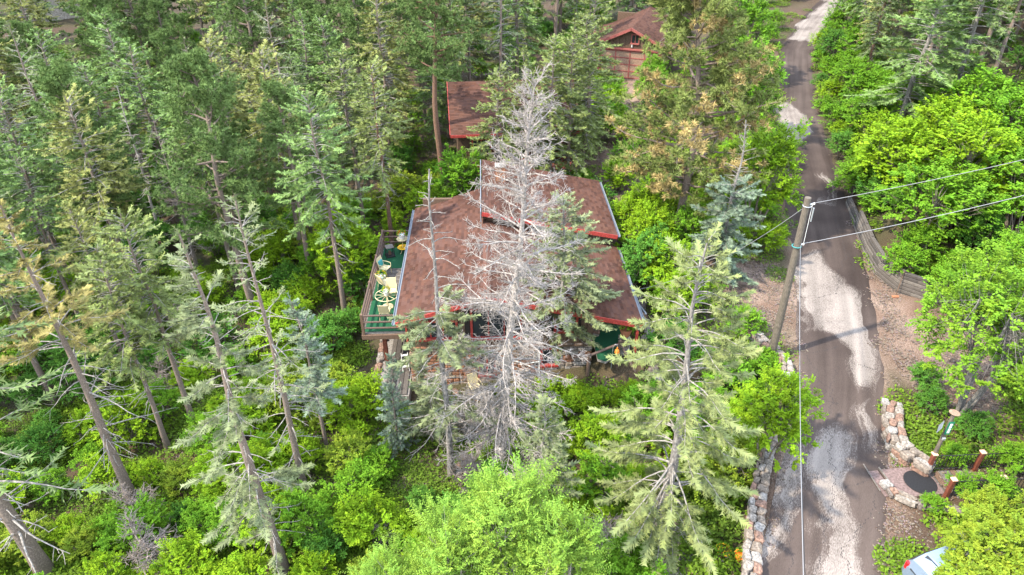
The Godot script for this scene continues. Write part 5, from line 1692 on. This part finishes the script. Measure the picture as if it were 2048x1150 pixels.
func build_entrance() -> void:
	var y := 2.06
	var e := thing("entrance_landing", "pinkish slab landing with a pale edge strip beside the road", "landing", Vector3(14.7, y, -17.4), 0.12)
	block(e, "slab", Vector3(0.2, 0, 0.05), Vector3(1.75, 0.14, 1.35), M.slab)
	block(e, "slab", Vector3(-0.95, -0.06, -0.05), Vector3(0.42, 0.14, 1.2), M.slab)
	block(e, "edge_strip", Vector3(-0.7, 0.1, -0.05), Vector3(0.05, 0.08, 1.3), M.wood_grey2)
	rod(e, "edge_rail", [Vector3(-1.2, 0.0, 0.3), Vector3(-1.2, 0.12, -0.9)], 0.025, 0.025, M.wood_grey2)
	var mt := thing("door_mat", "round black mat on the entrance landing", "mat", Vector3(15.15, y + 0.08, -17.3))
	var m := MB.new()
	m.lathe(Vector3.ZERO, [Vector2(0, 0), Vector2(0.56, 0), Vector2(0.57, 0.012), Vector2(0.55, 0.022), Vector2(0, 0.022)], 28)
	part(mt, "mat", m.mesh(), M.mat_black)
	var b := thing("foot_bridge", "brown plank bridge with black iron railings and copper capped posts", "bridge", Vector3(15.7, y, -17.3), 0.05)
	for i in 17:
		block(b, "plank", Vector3(0.1 + i * 0.24, 0.0, 0.05), Vector3(0.215, 0.05, 1.3), [M.wood_grey, M.wood, M.wood_grey2][i % 3])
	for z in [-0.55, 0.66]:
		for x in [0.0, 1.85, 3.9]:
			block(b, "post", Vector3(x, 0.42, z), Vector3(0.14, 1.1, 0.14), M.brown_post)
			block(b, "post_cap", Vector3(x, 1.0, z), Vector3(0.19, 0.06, 0.19), M.copper)
		for yy in [0.2, 0.88]:
			block(b, "iron_rail", Vector3(1.95, yy, z), Vector3(3.7, 0.035, 0.035), M.black)
		for i in 26:
			block(b, "baluster", Vector3(0.2 + i * 0.138, 0.54, z), Vector3(0.018, 0.66, 0.018), M.black, Vector3.ZERO, 0.002)
	block(b, "side_beam", Vector3(2.0, -0.22, 0.78), Vector3(4.2, 0.34, 0.08), M.brown_post)
	block(b, "side_beam", Vector3(2.0, -0.22, -0.68), Vector3(4.2, 0.34, 0.08), M.brown_post)
	# sign post
	var s := thing("sign_post", "brown wooden post with a small green street sign and solar lamp disc", "sign post", on(15.7, 17.9))
	rod(s, "post", [Vector3(0, -0.2, 0), Vector3(0.02, 2.95, 0)], 0.075, 0.065, M.pole)
	block(s, "sign_plate", Vector3(0.0, 2.35, 0.11), Vector3(0.2, 0.62, 0.02), M.sign_green)
	for i in 4:
		block(s, "sign_mark", Vector3(0.01, 2.17 + i * 0.12, 0.124), Vector3(0.09, 0.085, 0.008), M.white, Vector3.ZERO, 0.002)
	block(s, "cross_sign", Vector3(-0.3, 2.38, 0.06), Vector3(0.5, 0.28, 0.02), M.gutter, Vector3(0.3, 0.9, 0.0))
	block(s, "bracket", Vector3(0.0, 1.8, 0.09), Vector3(0.12, 0.12, 0.06), M.metal)
	var dm := MB.new()
	dm.lathe(Vector3(0.02, 2.96, 0), [Vector2(0.02, 0), Vector2(0.17, 0.03), Vector2(0.18, 0.05), Vector2(0.15, 0.06), Vector2(0, 0.065)], 16)
	part(s, "top_disc", dm.mesh(), M.tan)
	# utility pole with wires
	var px := Vector3(12.0, 1.3, -24.75)
	var p := thing("utility_pole", "tall weathered wooden utility pole beside the road wall", "utility pole", px)
	rod(p, "pole", [Vector3(0, -0.5, 0), Vector3(-0.05, 3, 0), Vector3(-0.12, 6, 0), Vector3(-0.2, 8.9, 0)], 0.19, 0.125, M.pole, 12)
	rod(p, "base_stain", [Vector3(0, -0.4, 0), Vector3(-0.012, 0.75, 0)], 0.198, 0.196, M.brown_post, 12)
	for c in [[8.6, 0.16], [6.75, 0.18]]:
		rod(p, "insulator", [Vector3(-0.05, c[0], 0), Vector3(0.12, c[0] + 0.04, 0.02)], 0.03, 0.05, M.white)
		var cl := MB.new()
		var ring := []
		var rr := []
		for i in 13:
			ring.append(Vector3(-0.16 + cos(TAU * i / 12) * c[1], c[0] - 0.06, sin(TAU * i / 12) * c[1]))
			rr.append(0.02)
		cl.tube(ring, rr, 5)
		part(p, "clamp", cl.mesh(), M.teal if c[0] < 8 else M.metal)
	rod(p, "conduit", [Vector3(0.08, 8.5, 0.12), Vector3(0.09, 7.9, 0.13)], 0.03, 0.03, M.metal)
	var hi := px + Vector3(-0.1, 8.62, 0)
	var lo := px + Vector3(-0.02, 6.78, 0)
	wire("power_line", "thin grey cable running from the pole top over the bank shrubs", hi, Vector3(30.0, 14.6, -25.5), 0.35, 0.011, M.cable)
	wire("power_line", "pale bundled cable running from the pole's teal clamp over the bank", lo, Vector3(30.0, 13.3, -25.3), 0.4, 0.014, M.cable)
	wire("power_line", "pale cable running down the road's edge from the pole clamp", lo, Vector3(6.0, 8.9, -8.2), 0.25, 0.009, M.cable)
	wire("power_line", "dark cable running beside the pale one down the road's edge", lo + Vector3(0.06, -0.1, 0), Vector3(6.15, 8.5, -8.2), 0.45, 0.009, M.black)
	wire("service_wire", "thin wire from the pole top to the house roof edge", hi, Vector3(5.9, 4.0, -27.5), 0.7, 0.008, M.cable)
	wire("drop_wire", "loose white drop wire between the pole's two clamps", hi + Vector3(0.1, 0, 0.1), lo + Vector3(0.08, 0, 0.1), 0.05, 0.01, M.white)

func wire(called: String, label: String, a: Vector3, b: Vector3, sag: float, r: float, mt: Material) -> void:
	var pts := []
	for i in 25:
		var t := i / 24.0
		pts.append(a.lerp(b, t) - Vector3(0, sag * 4.0 * t * (1 - t), 0))
	tag(rod(self, called, pts, r, r, mt, 6), label, "cable")

func build_car() -> void:
	var c := thing("parked_car", "silver blue hatchback parked under the yellow green maple", "car", Vector3(14.6, 2.0, -13.25), 0.3)
	# local x points to the nose; stations: x, half width, sill height, belt height, roof height, roof half width
	var st := [[-2.05, 0.70, 0.42, 0.85, 0.95, 0.6], [-1.95, 0.82, 0.3, 0.95, 1.25, 0.62], [-1.55, 0.86, 0.24, 0.98, 1.46, 0.6], [-0.6, 0.88, 0.22, 0.97, 1.52, 0.6], [0.3, 0.88, 0.22, 0.95, 1.47, 0.58], [0.75, 0.88, 0.22, 0.95, 1.25, 0.6], [1.15, 0.87, 0.24, 0.93, 0.98, 0.68], [1.7, 0.84, 0.28, 0.82, 0.84, 0.66], [2.05, 0.68, 0.38, 0.66, 0.68, 0.5]]
	var body := MB.new()
	var rings := []
	for s in st:
		var ring := []
		for p in [[-1, 0], [-1, 1], [-0.985, 2], [-1, 3], [-0.5, 4], [0.5, 4], [1, 3], [0.985, 2], [1, 1], [1, 0]]:
			var sgn: float = signf(p[0])
			match p[1]:
				0: ring.append(Vector3(s[0], s[2], sgn * s[1] * 0.85))
				1: ring.append(Vector3(s[0], lerpf(s[2], s[3], 0.35), sgn * s[1]))
				2: ring.append(Vector3(s[0], s[3], sgn * s[1] * 0.97))
				3: ring.append(Vector3(s[0], s[4] - 0.05 * (s[4] - s[3]) - 0.01, sgn * s[5]))
				4: ring.append(Vector3(s[0], s[4] + 0.02, sgn * s[5] * 0.5))
		rings.append(ring)
	for i in rings.size() - 1:
		for j in 10:
			var k := (j + 1) % 10
			body.quad(rings[i][j], rings[i][k], rings[i + 1][k], rings[i + 1][j])
	for i in 8:
		body.tri(rings[0][0], rings[0][i + 2], rings[0][i + 1])
		body.tri(rings[-1][0], rings[-1][i + 1], rings[-1][i + 2])
	part(c, "body", body.mesh(), M.car)
	var glass := func(called: String, quads: Array):
		var m := MB.new()
		for q in quads:
			m.quad(q[0], q[1], q[2], q[3])
		part(c, called, m.mesh(), M.glass)
	for s in [-1.0, 1.0]:
		var side := []
		for i in [1, 2, 3, 4]:
			var a: Array = rings[i]
			var b: Array = rings[i + 1]
			var lo_i := 2 if s < 0 else 7
			var hi_i := 3 if s < 0 else 6
			var off := Vector3(0, 0, s * 0.012)
			var A: Vector3 = (a[lo_i] as Vector3).lerp(a[hi_i], 0.12) + off + Vector3(0.04, 0, 0)
			var B: Vector3 = (a[lo_i] as Vector3).lerp(a[hi_i], 0.86) + off + Vector3(0.04, 0, 0)
			var C: Vector3 = (b[lo_i] as Vector3).lerp(b[hi_i], 0.86) + off
			var D: Vector3 = (b[lo_i] as Vector3).lerp(b[hi_i], 0.12) + off
			side.append([A, B, C, D] if s < 0 else [D, C, B, A])
		glass.call("side_window", side)
	glass.call("rear_window", [[Vector3(-2.075, 0.94, -0.52), Vector3(-2.075, 0.94, 0.52), Vector3(-1.6, 1.47, 0.5), Vector3(-1.6, 1.47, -0.5)]])
	glass.call("windscreen", [[Vector3(0.34, 1.475, -0.5), Vector3(0.34, 1.475, 0.5), Vector3(1.13, 1.03, 0.6), Vector3(1.13, 1.03, -0.6)]])
	for s in [-1.0, 1.0]:
		block(c, "tail_light", Vector3(-1.98, 0.9, s * 0.68), Vector3(0.14, 0.34, 0.16), M.tail, Vector3(0, s * 0.35, 0), 0.04)
		block(c, "headlight", Vector3(1.86, 0.7, s * 0.56), Vector3(0.2, 0.12, 0.24), M.white, Vector3(0, -s * 0.4, 0), 0.03)
		for x in [-1.3, 1.3]:
			var wh := MB.new()
			wh.tube([Vector3(0, 0, -0.1), Vector3(0, 0, 0.1)], [0.32, 0.32], 18, Color.WHITE, true)
			var w := part(c, "wheel", wh.mesh(), M.tyre, Vector3(x, 0.32, s * 0.8))
			var rm := MB.new()
			rm.tube([Vector3(0, 0, -0.11), Vector3(0, 0, 0.11)], [0.2, 0.2], 14, Color.WHITE, true)
			part(w, "rim", rm.mesh(), M.metal)

func build_all() -> void:
	build_house()
	build_cabin()
	build_garage()
	build_far_houses()
	build_walls()
	build_entrance()
	build_deck_things()
	build_patio()
	build_car()

func _ready() -> void:
	noise.seed = 12
	noise.frequency = 0.01
	noise.fractal_octaves = 3
	var cam := Camera3D.new()
	cam.name = "camera"
	add_child(cam)
	cam.position = Vector3(0, 22, 0)
	cam.rotation_degrees = Vector3(-33, 0, 0)
	cam.fov = 45.7
	cam.far = 600.0
	cam.current = true
	var we := WorldEnvironment.new()
	we.name = "environment"
	var env := Environment.new()
	env.background_mode = Environment.BG_SKY
	var sky := Sky.new()
	var sm := ProceduralSkyMaterial.new()
	sm.sky_top_color = Color(0.76, 0.81, 0.89)
	sm.sky_horizon_color = Color(0.93, 0.93, 0.93)
	sm.ground_bottom_color = Color(0.25, 0.27, 0.22)
	sm.ground_horizon_color = Color(0.93, 0.93, 0.93)
	sm.sky_energy_multiplier = 1.5
	sky.sky_material = sm
	env.sky = sky
	env.tonemap_mode = Environment.TONE_MAPPER_LINEAR
	env.tonemap_exposure = 1.92
	env.sdfgi_enabled = true
	env.ssao_enabled = true
	env.ssil_enabled = true
	we.environment = env
	add_child(we)
	var sun := DirectionalLight3D.new()
	sun.name = "sun"
	add_child(sun)
	sun.light_energy = 1.45
	sun.light_color = Color(1.0, 0.95, 0.87)
	sun.light_angular_distance = 1.2
	sun.shadow_enabled = true
	sun.look_at_from_position(Vector3.ZERO, Vector3(0.80, -0.95, -0.32), Vector3.UP)

	make_materials()
	build_ground()
	build_road()
	print("ground ", Time.get_ticks_msec())
	make_protos()
	var total := 0
	for k in protos:
		for m in protos[k].m:
			if m: total += m.surface_get_array_len(0) / 3
	print("protos ", Time.get_ticks_msec(), " triangles ", total)
	plant_named()
	plant_wood()
	build_cover()
	print("plants ", Time.get_ticks_msec())
	build_all()
	print("done ", Time.get_ticks_msec())
